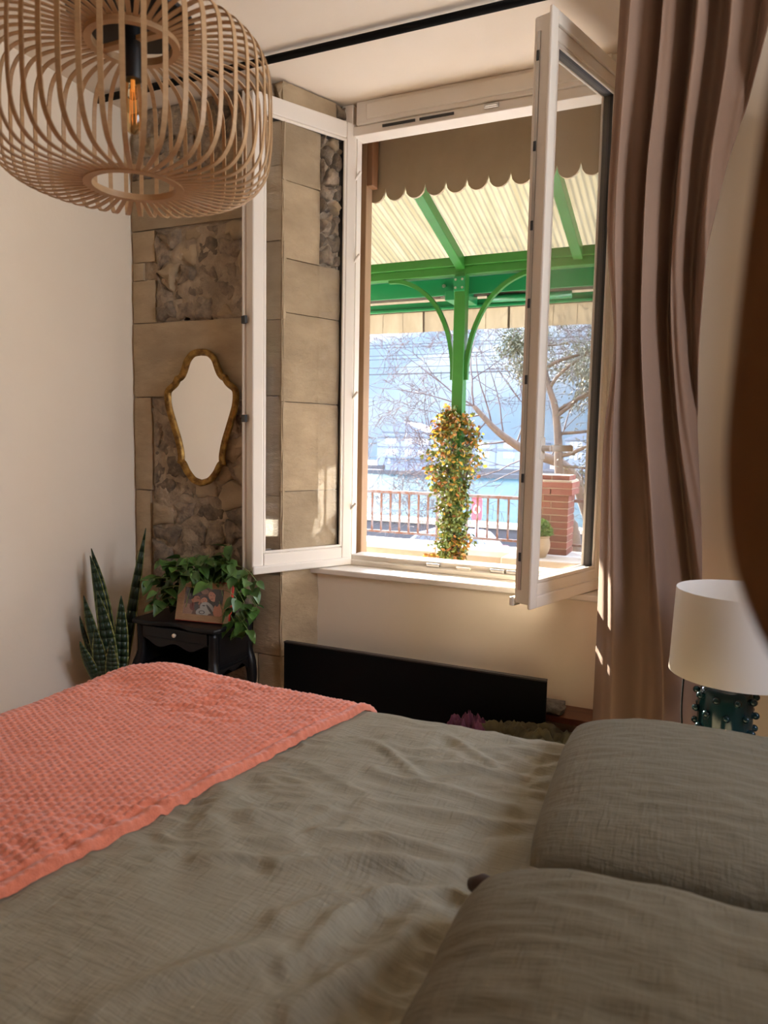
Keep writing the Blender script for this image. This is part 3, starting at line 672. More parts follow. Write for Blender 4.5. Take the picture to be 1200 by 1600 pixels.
# picture frame
def framed_photo():
    t = thing('picture_frame', (-1.905, 2.40, nt_), 'red-edged wooden picture frame with a family photo on the nightstand', 'picture frame')
    ang = math.radians(8); lean = math.radians(14)
    ex_ = Vector((math.cos(ang), math.sin(ang), 0)); ez = Vector((0, 0, 1)); back = Vector((-math.sin(ang), math.cos(ang), 0))
    upv = (ez*math.cos(lean)+back*math.sin(lean)); nv = ex_.cross(upv)   # toward camera
    O = Vector((-1.905, 2.395, nt_+.003)); w_, h_ = .125, .170
    def P(a, b, d): return O+ex_*a+upv*b+nv*d
    def bx(mb, a0, a1, b0, b1, d0, d1): mb.prism([(a0, b0), (a1, b0), (a1, b1), (a0, b1)], P, d0, d1); return mb
    m = MB(); bx(m, -w_, w_, 0, h_, -.016, .0); m.build('red_backing', M_red, t, bevel=.001)
    m = MB(); q = .035; bx(m, -w_+.003, -w_+q, .003, h_-.003, .0, .006); bx(m, w_-q, w_-.003, .003, h_-.003, .0, .006)
    bx(m, -w_+q, w_-q, .003, .030, 0, .006); bx(m, -w_+q, w_-q, h_-.030, h_-.003, 0, .006); m.build('wood_face', M_oakf, t, bevel=.001)
    m = MB(); bx(m, -.01, .01, 0, .11, -.05, -.045); m.build('strut', M_blackm, t)
    # print: flat picture built of coloured shapes
    cols = [srgb(96, 66, 52), srgb(30, 22, 22), srgb(176, 112, 84), srgb(196, 136, 108), srgb(170, 170, 165), srgb(60, 60, 64), srgb(196, 130, 100), srgb(150, 112, 92), srgb(110, 40, 36)]
    ms = []
    for i, c_ in enumerate(cols): ms.append(mat('print_ink_%s' % 'abcdefghi'[i], c_, .35))
    pw, ph = w_-q, h_/2-.030; mb = MB(); lay = [0]
    def el(ci, cx, cy, rx, ry, a=0, n=20):
        lay[0] += 1; mb.cur = ci; z = .0008+lay[0]*.00008; pts = []
        for k in range(n):
            tt = 2*PI*k/n; u = rx*math.cos(tt)*math.cos(a)-ry*math.sin(tt)*math.sin(a)+cx; v = rx*math.cos(tt)*math.sin(a)+ry*math.sin(tt)*math.cos(a)+cy
            pts.append(P(max(-1, min(1, u))*pw, h_/2+max(-1, min(1, v))*ph, z))
        mb.add(pts, [tuple(range(n))])
    mb.cur = 0; mb.add([P(-pw, h_/2-ph, .0006), P(pw, h_/2-ph, .0006), P(pw, h_/2+ph, .0006), P(-pw, h_/2+ph, .0006)], [(0, 1, 2, 3)])
    el(1, -.55, .62, .42, .34, .1); el(7, -.85, -.72, .34, .5); el(7, .0, .75, .2, .2); el(1, .62, .38, .40, .72, -.1)
    el(2, -.42, .12, .24, .44, .35); el(1, -.70, .42, .20, .34); el(5, -.50, .48, .38, .13, .25); el(8, -.52, -.42, .18, .3); el(5, -.34, -.42, .12, .3)
    el(1, -.36, -.12, .14, .06, .4); el(1, -.34, .22, .05, .02, .2); el(1, -.26, .20, .04, .02)
    el(6, .78, -.6, .25, .55); el(3, .42, .42, .19, .38, .3); el(1, .34, .50, .035, .02); el(1, .50, .50, .035, .02); el(8, .40, .24, .08, .03, .2); el(1, .70, .3, .13, .6)
    el(5, .06, .22, .22, .20); el(3, .02, .08, .17, .24, -.1); el(1, -.04, .12, .025, .02); el(1, .08, .12, .025, .02); el(8, .02, -.02, .05, .02)
    el(4, .20, -.45, .34, .45, .4); el(4, .0, -.82, .34, .35); el(5, -.03, -.80, .16, .14); el(4, -.03, -.80, .11, .09); el(5, .36, -.55, .07, .4, .5); el(5, .04, -.30, .08, .05)
    mb.build('photo_print', ms, t)
    bxx = MB(); bx(bxx, -pw, pw, h_/2-ph, h_/2+ph, .0035, .0045); bxx.build('cover_glass', M_glass, t)
framed_photo()

# ---------------------------------------------------------------- leaves
def leaf_mesh(shape, L, Wd, curl, cup, n=6):
    mb = MB(); vs = []; fs = []
    for i in range(n+1):
        u = i/n
        wv = shape(u)*Wd; z = -curl*L*u*u; x = L*u
        for s_ in (-1, -.5, 0, .5, 1): vs.append((x-(.10*L*abs(s_)**2*(1-u) if u < .2 else 0), s_*wv, z+cup*abs(s_)*wv))
    for i in range(n):
        for j in range(4): fs.append((i*5+j, (i+1)*5+j, (i+1)*5+j+1, i*5+j+1))
    return vs, fs
heart = lambda u: (math.sin(PI*min(1, u**.62))**.8)*(1-.25*u) + (.0 if u > 0 else .0)
def mkmesh(name, vs, fs, m):
    me = bpy.data.meshes.new(name); me.from_pydata([tuple(v) for v in vs], [], fs); me.materials.append(m)
    me.polygons.foreach_set('use_smooth', [True]*len(me.polygons)); me.update(); return me
def orient(p, d, roll, s):
    d = Vector(d).normalized(); z = Vector((0, 0, 1)); z = (z-d*z.dot(d))
    if z.length < .05: z = Vector((0, 1, 0))-d*d.y
    z.normalize(); y = z.cross(d); M = Matrix(((d.x, y.x, z.x, 0), (d.y, y.y, z.y, 0), (d.z, y.z, z.z, 0), (0, 0, 0, 1)))
    return Matrix.Translation(p) @ M @ Matrix.Rotation(roll, 4, 'X') @ Matrix.Scale(s, 4)
# pothos in pot behind the frame
t = thing('pothos_plant', (-1.93, 2.50, nt_), 'trailing heart-leaved green plant behind the picture frame on the nightstand', 'plant')
pc = Vector((-1.95, 2.505, nt_))
MB().lathe([(0, 0), (.05, 0), (.065, .10), (.068, .11), (.060, .11), (.057, .095), (0, .095)], 28, pc).build('pot', M_blackm, t, smooth=True, auto=40)
lm = [mkmesh('pothos_leaf', *leaf_mesh(heart, .062, .026, c_, .25), M_leaf) for c_ in (.15, .35, .5)]
tmats = t.matrix_basis.copy(); st_mb = MB(); r2 = random.Random(11)
stems = []
for k in range(34):
    a = r2.uniform(0, 2*PI); rr = r2.uniform(.05, .26); tip = Vector((pc.x+rr*math.cos(a)*1.0, pc.y+rr*.42*math.sin(a)-.03, nt_+r2.uniform(.03, .26)*(1.1-rr)))
    stems.append((tip, .10+.10*r2.random()))
for tip in ((-2.17, 2.38, .70), (-2.12, 2.36, .60), (-2.10, 2.36, .66), (-1.76, 2.42, .56), (-1.72, 2.42, .545), (-1.70, 2.44, .60), (-1.74, 2.41, .66), (-1.70, 2.43, .53), (-1.78, 2.38, .59), (-1.80, 2.45, .79), (-1.78, 2.44, .74), (-1.80, 2.40, .70), (-1.90, 2.44, .82), (-2.0, 2.42, .80), (-2.05, 2.40, .76), (-1.84, 2.36, .72), (-1.83, 2.50, .86), (-1.98, 2.36, .74), (-1.72, 2.46, .50), (-1.92, 2.36, .76), (-2.12, 2.42, .78)):
    stems.append((Vector(tip), .06))
nleaf = 0
WMT = WM[t.name]
for tip, arch in stems:
    p0 = pc+Vector((r2.uniform(-.03, .03), r2.uniform(-.03, .03), .10)); mid = (p0+tip)/2+Vector((0, 0, arch))
    pts = [p0.lerp(mid, q).lerp(mid.lerp(tip, q), q) for q in [i/8 for i in range(9)]]
    st_mb.tube(pts, .0016, 5)
    for q in (4, 5, 6, 7, 8, 8):
        if nleaf >= 290: break
        p = pts[q]; d = Vector((r2.uniform(-1, 1), r2.uniform(-1.4, .2), r2.uniform(-.9, .35)))
        if -2.05 < p.x < -1.765 and p.y < 2.47 and p.z < .72: continue
        o = bpy.data.objects.new('leaf', lm[nleaf % 3]); COL.objects.link(o); o.parent = t
        sc_ = r2.uniform(.65, 1.15); bpnt = p+d.normalized()*.012
        if bpnt.y > 2.56: bpnt.y = 2.56; d.y = -abs(d.y)
        o.matrix_basis = WMT.inverted() @ orient(bpnt, d, r2.uniform(-.6, .6), sc_); nleaf += 1
        st_mb.tube([p, bpnt], .001, 4)
st_mb.build('stems', M_stem, t, smooth=True)

# snake plant on the floor in the corner
t = thing('snake_plant', (-2.36, 2.40, 0), 'tall snake plant with upright sword leaves in the corner beside the nightstand', 'plant')
sc0 = Vector((-2.345, 2.33, 0))
MB().lathe([(0, 0), (.075, 0), (.095, .19), (.10, .20), (.088, .20), (.085, .18), (0, .18)], 30, sc0).build('pot', M_terra, t, smooth=True, auto=40)
def sword(base, mid, tip, wd, rollv):
    n = 14; P = [base.lerp(mid, i/n).lerp(mid.lerp(tip, i/n), i/n) for i in range(n+1)]; vs = []; fs = []; vs2 = []
    side = Vector(rollv).normalized()
    for i, p in enumerate(P):
        u = i/n; w_ = wd*(.45+.55*math.sin(PI*min(1, u*1.15))**.7 if u < .45 else 1)*max(.02, (1-max(0, (u-.45)/.55)**2.1))
        tt = (P[min(i+1, n)]-P[max(0, i-1)]).normalized(); sd_ = (side-tt*side.dot(tt)).normalized(); nn = tt.cross(sd_)
        for s_ in (-1, -.82, 0, .82, 1): vs.append(p+sd_*w_*s_+nn*(.25*w_*s_*s_))
    mb = MB()
    for i in range(n):
        for j in range(4):
            mb.cur = 1 if j in (0, 3) else 0; k = len(mb.v)
            mb.add([vs[i*5+j], vs[(i+1)*5+j], vs[(i+1)*5+j+1], vs[i*5+j+1]], [(0, 1, 2, 3)])
    o = mb.build('leaf', [M_snake, M_snk_e], t, smooth=True); s2 = o.modifiers.new('t', 'SOLIDIFY'); s2.thickness = .003
def V(*a): return Vector(a)
for bx_, m_, tp_, wd in (((-2.33, 2.33, .18), (-2.32, 2.31, .52), (-2.439, 2.33, .818), .030), ((-2.36, 2.34, .18), (-2.33, 2.30, .55), (-2.405, 2.29, .795), .028),
                         ((-2.31, 2.31, .18), (-2.34, 2.24, .42), (-2.372, 2.22, .64), .026), ((-2.33, 2.30, .18), (-2.33, 2.20, .34), (-2.356, 2.18, .456), .024),
                         ((-2.32, 2.36, .18), (-2.29, 2.40, .55), (-2.235, 2.44, .909), .022), ((-2.31, 2.31, .18), (-2.28, 2.27, .42), (-2.33, 2.25, .66), .034),
                         ((-2.30, 2.33, .18), (-2.25, 2.30, .40), (-2.235, 2.29, .64), .032), ((-2.33, 2.29, .18), (-2.29, 2.22, .34), (-2.30, 2.21, .52), .032),
                         ((-2.38, 2.34, .18), (-2.44, 2.28, .42), (-2.375, 2.20, .557), .012), ((-2.31, 2.30, .18), (-2.25, 2.25, .33), (-2.24, 2.23, .46), .028)):
    sword(V(*bx_), V(*m_), V(*tp_), wd, (1, .5, .1))

# ================================================================ BLACK PANEL, LOW SHELF, CLOTHES
t = thing('black_panel', (-1.08, 2.63, 0), 'long flat black board leaning under the window in front of the apron wall', 'board')
MB().box(-1.640, -.522, 2.61, 2.628, .0, .440).build('board', M_blackm, t, bevel=.002)
MB().box(-1.640, -.522, 2.607, 2.631, .440, .446).build('edge_strip', mat('dark_edge', (.035, .03, .028), .5), t, bevel=.001)
t = thing('low_shelf', (-.55, 2.74, 0), 'low red-brown wooden shelf board behind the end of the black panel', 'shelf')
MB().box(-.95, -.27, 2.68, 2.82, .268, .292).build('shelf_board', M_shelf, t, bevel=.002)
for x in (-.92, -.30): MB().box(x-.02, x+.02, 2.70, 2.81, 0, .268).build('leg', M_shelf, t, bevel=.002)
g = stone_mesh([(-.555, .292), (-.475, .292), (-.470, .318), (-.49, .330), (-.535, .335), (-.56, .322)], lambda a, b, d: Vector((a, 2.72-d*.9, b)), .05, 0, .006, 3)
g2 = MB().box(-.55, -.478, 2.715, 2.77, .292, .326); 
g.add(g2.v, g2.f)
tag(g.build('stone_lump', M_grst, None, smooth=False, bevel=.003), 'rough grey lump of stone lying on the low shelf', 'stone')
t = thing('storage_box', (-.56, 2.33, 0), 'low dark storage box on the floor between bed and black panel', 'box')
MB().box(-.82, -.32, 2.12, 2.54, 0, .27).build('body', M_blackm, t, bevel=.01)
def heap(cx, cy, rx, ry, z0, h, seed):
    def f(u, v):
        a = 2*u-1; b = 2*v-1; r = math.sqrt(max(0, 1-a*a))*math.sqrt(max(0, 1-b*b))
        q = noise.noise(Vector((a*2.5+seed, b*4, 2))); q2 = abs(noise.noise(Vector((a*4, b*7+seed, 1))))
        return (cx+a*rx, cy+b*ry, z0+h*r*(.5+.8*q)+.035*(1-3*q2)*r + .004)
    return MB().grid(f, 50, 40)
o = heap(-.52, 2.36, .22, .17, .27, .075, 3.1).build('olive_garment', M_oliv, None, smooth=True); o.modifiers.new('t', 'SOLIDIFY').thickness = .004
tag(o, 'crumpled olive green garment on the dark box beside the black panel', 'clothing')
o = heap(-.74, 2.36, .085, .09, .27, .085, 8.4).build('plum_garment', M_purp, None, smooth=True); o.modifiers.new('t', 'SOLIDIFY').thickness = .004
tag(o, 'small plum coloured garment left of the olive one', 'clothing')

# ================================================================ TABLE LAMP
t = thing('side_table', (.06, 2.10, 0), 'small bedside table hidden behind the pillows under the table lamp', 'table')
MB().lathe([(0, .425), (.19, .425), (.195, .432), (.195, .443), (.19, .45), (0, .45)], 40, (.06, 2.10, 0)).build('table_top', M_shelf, t, smooth=True, auto=40)
MB().lathe([(0, 0), (.12, 0), (.12, .015), (.02, .03), (.018, .425)], 30, (.06, 2.10, 0)).build('foot', M_shelf, t, smooth=True, auto=40)
lc = Vector((.055, 2.10, .45))
t = thing('table_lamp', lc, 'teal glazed table lamp with round studs and cream drum shade', 'lamp')
lbase = MB().lathe([(0, 0), (.058, 0), (.066, .006), (.068, .02), (.068, .195), (.062, .215), (.045, .226), (.022, .23), (.018, .25), (0, .25)], 48, lc).build('base', M_teal, t, smooth=True, auto=50)
first = None
for r_i in range(5):
    for k in range(9):
        a = 2*PI*(k+.5*(r_i % 2))/9+.2; z = .03+.042*r_i
        mb = MB(); c_ = lc+Vector((math.cos(a)*.073, math.sin(a)*.073, z))
        if first is None:
            first = mb.ball(c_, .0098, 12, 8).build('stud', M_teal, lbase, smooth=True); fc = c_
        else:
            o = first.copy(); COL.objects.link(o); o.location = c_-fc
sh = MB().lathe([(.166, .258), (.1655, .262), (.158, .478), (.1575, .480), (.1560, .478), (.1640, .26), (.166, .258)], 64, lc+Vector((.020, 0, 0)))
sh.build('lamp_shade', M_shade, t, smooth=True, auto=50)
MB().tube([lc+Vector((0, 0, .25)), lc+Vector((.01, 0, .40))], .006, 8).tube([lc+Vector((-.14, 0, .40)), lc+Vector((.178, 0, .40))], .002, 6).build('shade_carrier', M_metal, t)
MB().tube(catmull([lc+Vector((-.105, -.01, .262)), lc+Vector((-.107, -.01, .15)), lc+Vector((-.10, .0, .05)), lc+Vector((-.11, .02, .003))], 5), .0025, 6).build('pull_cord', M_blackm, t)

# ================================================================ OUTSIDE: veranda
OUT = 4.5; CX = -1.53
lt = thing('scalloped_valance', (-1.0, 3.25, 2.42), 'taupe scalloped awning board hanging just outside the window top', 'valance')
pol = []; x = -1.593
n_s = 14
for k in range(n_s):
    for i in range(13):
        if k and i == 0: continue
        u = i/12; dz = math.sqrt(max(0, 1-(2*u-1)**2)); pol.append((x+.1*k+.1*u, 2.480-.055*dz if 0 < i < 12 else 2.484))
pol += [(x+.1*n_s, 2.79), (x, 2.79)]
MB().prism(pol, lambda a, b, d: (a, d, b), 3.243, 3.257).build('board', M_lamb, lt)
lt.scale = (1, 1, 1)
ps = thing('wooden_jamb', (-1.585, 3.2, .7), 'pale wooden jamb post with brown block outside left of window', 'post')
MB().box(-1.60, -1.556, 3.17, 3.235, .70, 2.78).build('post', M_post, ps, bevel=.004)
MB().box(-1.556, -1.526, 3.17, 3.235, 2.48, 2.78).build('block', M_bamdk, ps, bevel=.004)

ver = thing('veranda_frame', (CX, OUT, 0), 'green steel veranda frame with column, beam and curved brackets', 'veranda')
MB().box(CX-.037, CX+.037, OUT-.037, OUT+.037, -.02, 2.36).build('column', M_greenA, ver, bevel=.004)
MB().box(-4.5, 2.5, OUT-.05, OUT+.05, 2.40, 2.455).build('beam', M_greenA, ver, bevel=.004)
MB().box(-4.5, 2.5, OUT-.03, OUT+.04, 2.35, 2.40).build('beam_lip', M_greenA, ver, bevel=.003)
MB().box(CX-.036, CX+.036, OUT-.052, OUT-.043, 2.245, 2.335).build('bolt_plate', M_greenB, ver, bevel=.002)
for dx in (-.022, .022):
    for z in (2.265, 2.315): MB().tube([(CX+dx, OUT-.052, z), (CX+dx, OUT-.06, z)], .008, 6).build('bolt', M_metal, ver)
for s_ in (-1, 1):
    P = catmull([(CX+s_*.045, OUT, 1.70), (CX+s_*.050, OUT, 1.83), (CX+s_*.085, OUT, 2.0), (CX+s_*.165, OUT, 2.165), (CX+s_*.275, OUT, 2.275), (CX+s_*.40, OUT, 2.335), (CX+s_*.50, OUT, 2.345)], 6)
    mb = MB(); k = len(P); vs = []
    for i, p in enumerate(P):
        tt = (P[min(i+1, k-1)]-P[max(i-1, 0)]).normalized(); nn = Vector((tt.z, 0, -tt.x))
        for a, b in ((-1, -1), (1, -1), (1, 1), (-1, 1)): vs.append(p+nn*.013*a+Vector((0, .016*b, 0)))
    mb.add(vs, [(i*4+j, i*4+(j+1) % 4, (i+1)*4+(j+1) % 4, (i+1)*4+j) for i in range(k-1) for j in range(4)]+[(3, 2, 1, 0), (4*k-4, 4*k-3, 4*k-2, 4*k-1)])
    mb.build('curved_bracket', M_greenA, ver)
sl_ = (2.74-2.415)/(3.34-4.47)
for x in (CX-1.44, CX-.72, CX, CX+.72, CX+1.44, CX+2.16, CX+2.88):
    P0 = V(x, OUT-.03, 2.415); P1 = V(x, 3.34, 2.755)
    mb = MB(); vs = []
    for p in (P0, P1):
        for a, b in ((-.028, -.035), (.028, -.035), (.028, .035), (-.028, .035)): vs.append(p+V(a, 0, b))
    mb.add(vs, [(0, 1, 2, 3), (7, 6, 5, 4), (0, 4, 5, 1), (1, 5, 6, 2), (2, 6, 7, 3), (3, 7, 4, 0)]); mb.build('rafter', M_greenA, ver, bevel=.003)
roof = thing('corrugated_roof', (CX, 3.9, 2.6), 'cream translucent corrugated veranda roof sheets above the lake view', 'roof')
for k, x0 in enumerate((CX-2.16, CX-1.44, CX-.72, CX, CX+.72, CX+1.44, CX+2.16)):
    def rf(u, v, x0=x0):
        x = x0+.72*u; y = lerp(OUT+.06, 3.34, v); z = lerp(2.460, 2.795, v); return (x, y, z+.0032*math.sin(x/.034*2*PI))
    MB().grid(rf, 168, 2).build('roof_sheet', M_poly, roof, smooth=True)

aw = thing('awning', (CX, 4.85, 2.2), 'green retractable awning with cream striped valance beyond the veranda beam', 'awning')
MB().box(-4.4, 2.4, 4.70, 4.715, 2.275, 2.385).build('fascia', M_greenB, aw, bevel=.003)
MB().box(-4.4, 2.4, 4.93, 4.99, 2.235, 2.285).box(-4.4, 2.4, 4.915, 4.935, 2.225, 2.245).build('front_bar', M_greenB, aw, bevel=.004)
MB().tube([(-4.4, 4.83, 2.315), (2.4, 4.83, 2.315)], .035, 16).build('cloth_roll', M_val, aw, smooth=True)
MB().box(-4.4, 2.4, 4.55, 4.98, 2.39, 2.415).build('cassette_sun_cover', M_greenB, aw, bevel=.004)  # widened back to the roof edge to block sun spots on the bed
MB().grid(lambda u, v: (lerp(-4.4, 2.4, u), lerp(4.83, 4.96, v), lerp(2.345, 2.275, v)), 40, 1).build('cloth_panel', M_val, aw)
MB().tube([(CX+.08, 4.80, 2.255), (CX+.62, 4.86, 2.262)], .026, 14).build('folding_arm', M_greenB, aw, smooth=True)
MB().box(CX-.17, CX-.02, 4.66, 4.90, 2.235, 2.30).build('arm_bracket', M_greenB, aw, bevel=.004)
for dx in (-.19, -.09):
    for z in (2.335, 2.26): MB().tube([(CX+dx, 4.70, z), (CX+dx, 4.685, z)], .012, 6).build('bolt', M_metal, aw)
def vl(u, v): x = lerp(-4.4, 2.4, u); z = lerp(2.085, 2.235, v); return (x, 4.965+.008*math.sin(x*9+1)*(1-v)+.004*math.sin(x*37)*(1-v), z+.0*u)
MB().grid(vl, 240, 4).build('valance_cloth', M_val, aw, smooth=True)
xs = -4.3; k = 0
while xs < 2.3:
    wd_ = .016 if k % 4 == 3 else .004
    MB().add([(vl((xs+a+4.4)/6.8, v)[0], vl((xs+a+4.4)/6.8, v)[1]-.0035, vl((xs+a+4.4)/6.8, v)[2]) for v in (0, 1) for a in (0, wd_)], [(0, 1, 3, 2)]).build('stripe', M_valst if k % 4 == 3 else M_valw, aw)
    xs += .155; k += 1

# terrace, parapet, railing
struct(MB().box(-8, 6, 3.32, 5.78, -.25, -.02).build('floor_terrace', mat('pale_tiles', (.82, .76, .66), .8, (.77, .71, .61), 4)))
pr = thing('parapet_wall', (-1.5, 5.6, 0), 'low rendered terrace wall with pale stone coping under the railing', 'wall')
MB().box(-8, 6, 5.46, 5.70, -3.0, .43).build('wall_body', M_concr, pr)
cx = -7.6; k = 0
cop = mat('coping_stone', (.50, .45, .38), .85, (.43, .38, .31), 8, rand=.06)
while cx < 5:
    MB().box(cx, cx+.795, 5.42, 5.73, .43, .479).build('coping_slab', cop, pr, bevel=.006); cx += .8
ra = thing('railing', (-1.5, 5.62, .479), 'rusty white-flaked iron railing on the terrace wall in front of the lake', 'railing')
MB().box(-7.5, -1.25, 5.605, 5.635, .868, .892).box(-.97, 4, 5.605, 5.635, .868, .892).build('top_rail', M_rust, ra, bevel=.002)
MB().box(-7.5, -1.25, 5.608, 5.632, .533, .552).box(-.97, 4, 5.608, 5.632, .533, .552).build('bottom_rail', M_rust, ra, bevel=.002)
x = -4.6; k = 0; fb = None; fp = None
while x < .6:
    if not (-1.25 < x < -.95):
        thick = (k % 14 == 2)
        if thick:
            if fp is None: fp = MB().box(x-.011, x+.011, 5.609, 5.631, .479, .87).build('post', M_rust, ra); fpx = x
            else: o = fp.copy(); COL.objects.link(o); o.location.x = x-fpx
        else:
            if fb is None: fb = MB().box(x-.007, x+.007, 5.613, 5.627, .55, .87).build('baluster', M_rust, ra); fbx = x
            else: o = fb.copy(); COL.objects.link(o); o.location.x = x-fbx
    x += .0845; k += 1
# brick pillar
bp_ = thing('brick_pillar', (-1.11, 5.6, .479), 'square red brick pillar standing on the terrace wall behind the clay pot', 'pillar')
bx0, bx1, by0, by1 = -1.245, -.985, 5.47, 5.72
MB().box(bx0+.006, bx1-.006, by0+.006, by1-.006, .479, 1.075).box(bx0-.022, bx1+.022, by0-.022, by1+.022, .975, 1.04).build('mortar_core', M_bmort, bp_)
bm = {}
def brick(x0, x1, y0, y1, z0, z1):
    MB().box(x0, x1, y0, y1, z0, z1).build('brick', M_brick, bp_, bevel=.0015, seg=1)
z = .482; r_i = 0; ch = .050
while z < 1.075:
    cap = 9 <= r_i <= 10; e = .028 if cap else 0; L_ = (bx1-bx0+2*e); h_ = ch-.008
    if z+h_ > 1.095: break
    split = .5 if r_i % 2 else .27
    for (a, b) in ((bx0-e, bx0-e+L_*split-.004), (bx0-e+L_*split+.004, bx1+e)):
        brick(a, b, by0-e, by0-e+.06, z, z+h_); brick(a, b, by1+e-.06, by1+e, z, z+h_)
    for (a, b) in ((by0-e+.064, (by0+by1)/2-.004), ((by0+by1)/2+.004, by1+e-.064)):
        brick(bx1+e-.06, bx1+e, a, b, z, z+h_); brick(bx0-e, bx0-e+.06, a, b, z, z+h_)
    z += ch; r_i += 1
# clay pot with green shrub
pc2 = V(-1.17, 5.32, .479)
MB_l = MB().box(-1.40, -.55, 5.16, 5.46, .20, .478)
tag(struct(MB_l.build('wall_ledge', M_concr, bevel=.01)), None)
t = thing('potted_shrub', pc2, 'round clay pot with bright green shrub in front of the brick pillar', 'plant')
spot = MB().lathe([(0, 0), (.062, 0), (.085, .05), (.092, .09), (.084, .135), (.080, .142), (.088, .150), (.086, .158), (.074, .158), (.07, .14), (0, .14)], 32, pc2).build('pot', M_pot, t, smooth=True, auto=45)
MB().tube([pc2+V(-.082, -.03, .135), pc2+V(-.10, -.035, .12), pc2+V(-.10, -.035, .08), pc2+V(-.088, -.03, .06)], .007, 8).build('handle', M_pot, spot, smooth=True)
mb = MB(); r3 = random.Random(5)
def small_leaf(mb, p, d, L, wd):
    d = Vector(d).normalized(); s_ = d.cross(Vector((r3.uniform(-1, 1), r3.uniform(-1, 1), r3.uniform(-1, 1)))).normalized(); n_ = d.cross(s_)
    mb.add([p, p+d*L*.45+s_*wd+n_*wd*.3, p+d*L, p+d*L*.45-s_*wd+n_*wd*.3], [(0, 1, 2, 3)])
for k in range(1500):
    d = V(r3.gauss(0, 1), r3.gauss(0, 1), abs(r3.gauss(0, 1))*.9).normalized(); rr = .105*r3.random()**.35
    p = pc2+V(0, 0, .165)+V(d.x*rr*1.0, d.y*rr, d.z*rr*1.05); small_leaf(mb, p, d+V(r3.uniform(-.6, .6), r3.uniform(-.6, .6), r3.uniform(-.3, .6)), .022, .007)
o = mb.build('foliage', M_bush, t); o['kind'] = 'stuff'
mb = MB()
for k in range(12):
    a = r3.uniform(0, 6.28); mb.tube([pc2+V(0, 0, .13), pc2+V(.04*math.cos(a), .04*math.sin(a), .22)], .002, 4)
mb.build('stems', M_twig, t)

# climbing vine on the column
t = thing('climbing_vine', (CX, OUT-.05, 0), 'climbing vine with green and orange leaves wrapped around the green column', 'vine')
st = MB(); lfs = [MB(), MB(), MB()]; r3 = random.Random(3)
for k in range(7):
    a0 = r3.uniform(0, 6.28); zt = r3.uniform(1.15, 1.46); P = []
    for i in range(26):
        u = i/25; z = lerp(-.02, zt, u); a = a0+u*5*(1 if k % 2 else -1); r_ = .062+.012*math.sin(7*u+k); P.append(V(CX+r_*math.cos(a), OUT+r_*math.sin(a), z))
    st.tube(P, .004, 5)
def vw(z): return interp([(0.4, .04), (.56, .05), (.66, .10), (.80, .07), (.95, .11), (1.1, .145), (1.28, .16), (1.40, .13), (1.50, .05)], z)
clus = []
for k in range(260):
    z = r3.uniform(.50, 1.50); a = r3.uniform(0, 2*PI); w_ = vw(z)*r3.uniform(.35, 1.15); w_ = max(w_, .055)
    c_ = V(CX-.005+w_*math.cos(a), OUT-.03+w_*.8*math.sin(a), z+r3.uniform(-.02, .02)); clus.append(c_)
    st.tube([V(CX+.05*math.cos(a), OUT+.05*math.sin(a), z-.04), c_], .0018, 4)
    orange = .12+.5*max(0, (w_-.09)/.08)+(.5 if z < .72 and c_.x > CX else 0)+(.4 if z > 1.36 else 0)
    for j in range(15):
        p = c_+V(r3.gauss(0, .020), r3.gauss(0, .020), r3.gauss(0, .020)); d = V(r3.uniform(-1, 1), r3.uniform(-1, .3), r3.uniform(-1, .4))
        q = r3.random(); m_ = 1 if q < orange*.5 else (2 if q < orange else 0)
        small_leaf(lfs[m_], p, d, r3.uniform(.022, .042), r3.uniform(.009, .015))
for k in range(60):
    p = V(CX-r3.uniform(.04, .17), OUT-.06+r3.uniform(-.03, .03), .565+r3.gauss(0, .008)); small_leaf(lfs[2 if k % 2 else 1], p, V(-1, -.3, r3.uniform(-.4, .4)), .03, .009)
st.build('stems', M_twig, t, smooth=True)
for mb, m_, nm in zip(lfs, (M_vineg, M_vineo, M_vinet), ('green_leaves', 'orange_leaves', 'yellow_leaves')):
    o = mb.build(nm, m_, t); o['kind'] = 'stuff'

# trees
GZ = -2.85
def grow(mb, p, d, L, r, depth, rg, tips, droop=0, split=3, minr=.0025, wob=.25):
    n = 5; P = [p.copy()]; R_ = [r]; d = d.normalized()
    for i in range(n):
        d = (d+V(rg.gauss(0, wob), rg.gauss(0, wob), rg.gauss(0, wob)-droop)*.5).normalized(); p = p+d*L/n; P.append(p.copy()); R_.append(max(minr*.7, r*(1-.5*(i+1)/n)))
    mb.tube(P, R_, 5 if r < .02 else 8, cap=False); tips.append((P, d))
    if depth == 0: return
    for k in range(split):
        i = rg.choice((2, 3, 4, 5)) if k else 5; q = P[i]
        ax = V(rg.gauss(0, 1), rg.gauss(0, .6), rg.gauss(0, 1)); nd = (d+ax*.65).normalized()
        grow(mb, q, nd, L*rg.uniform(.6, .85), max(minr, R_[i]*rg.uniform(.55, .75)), depth-1, rg, tips, droop, split, minr, wob)
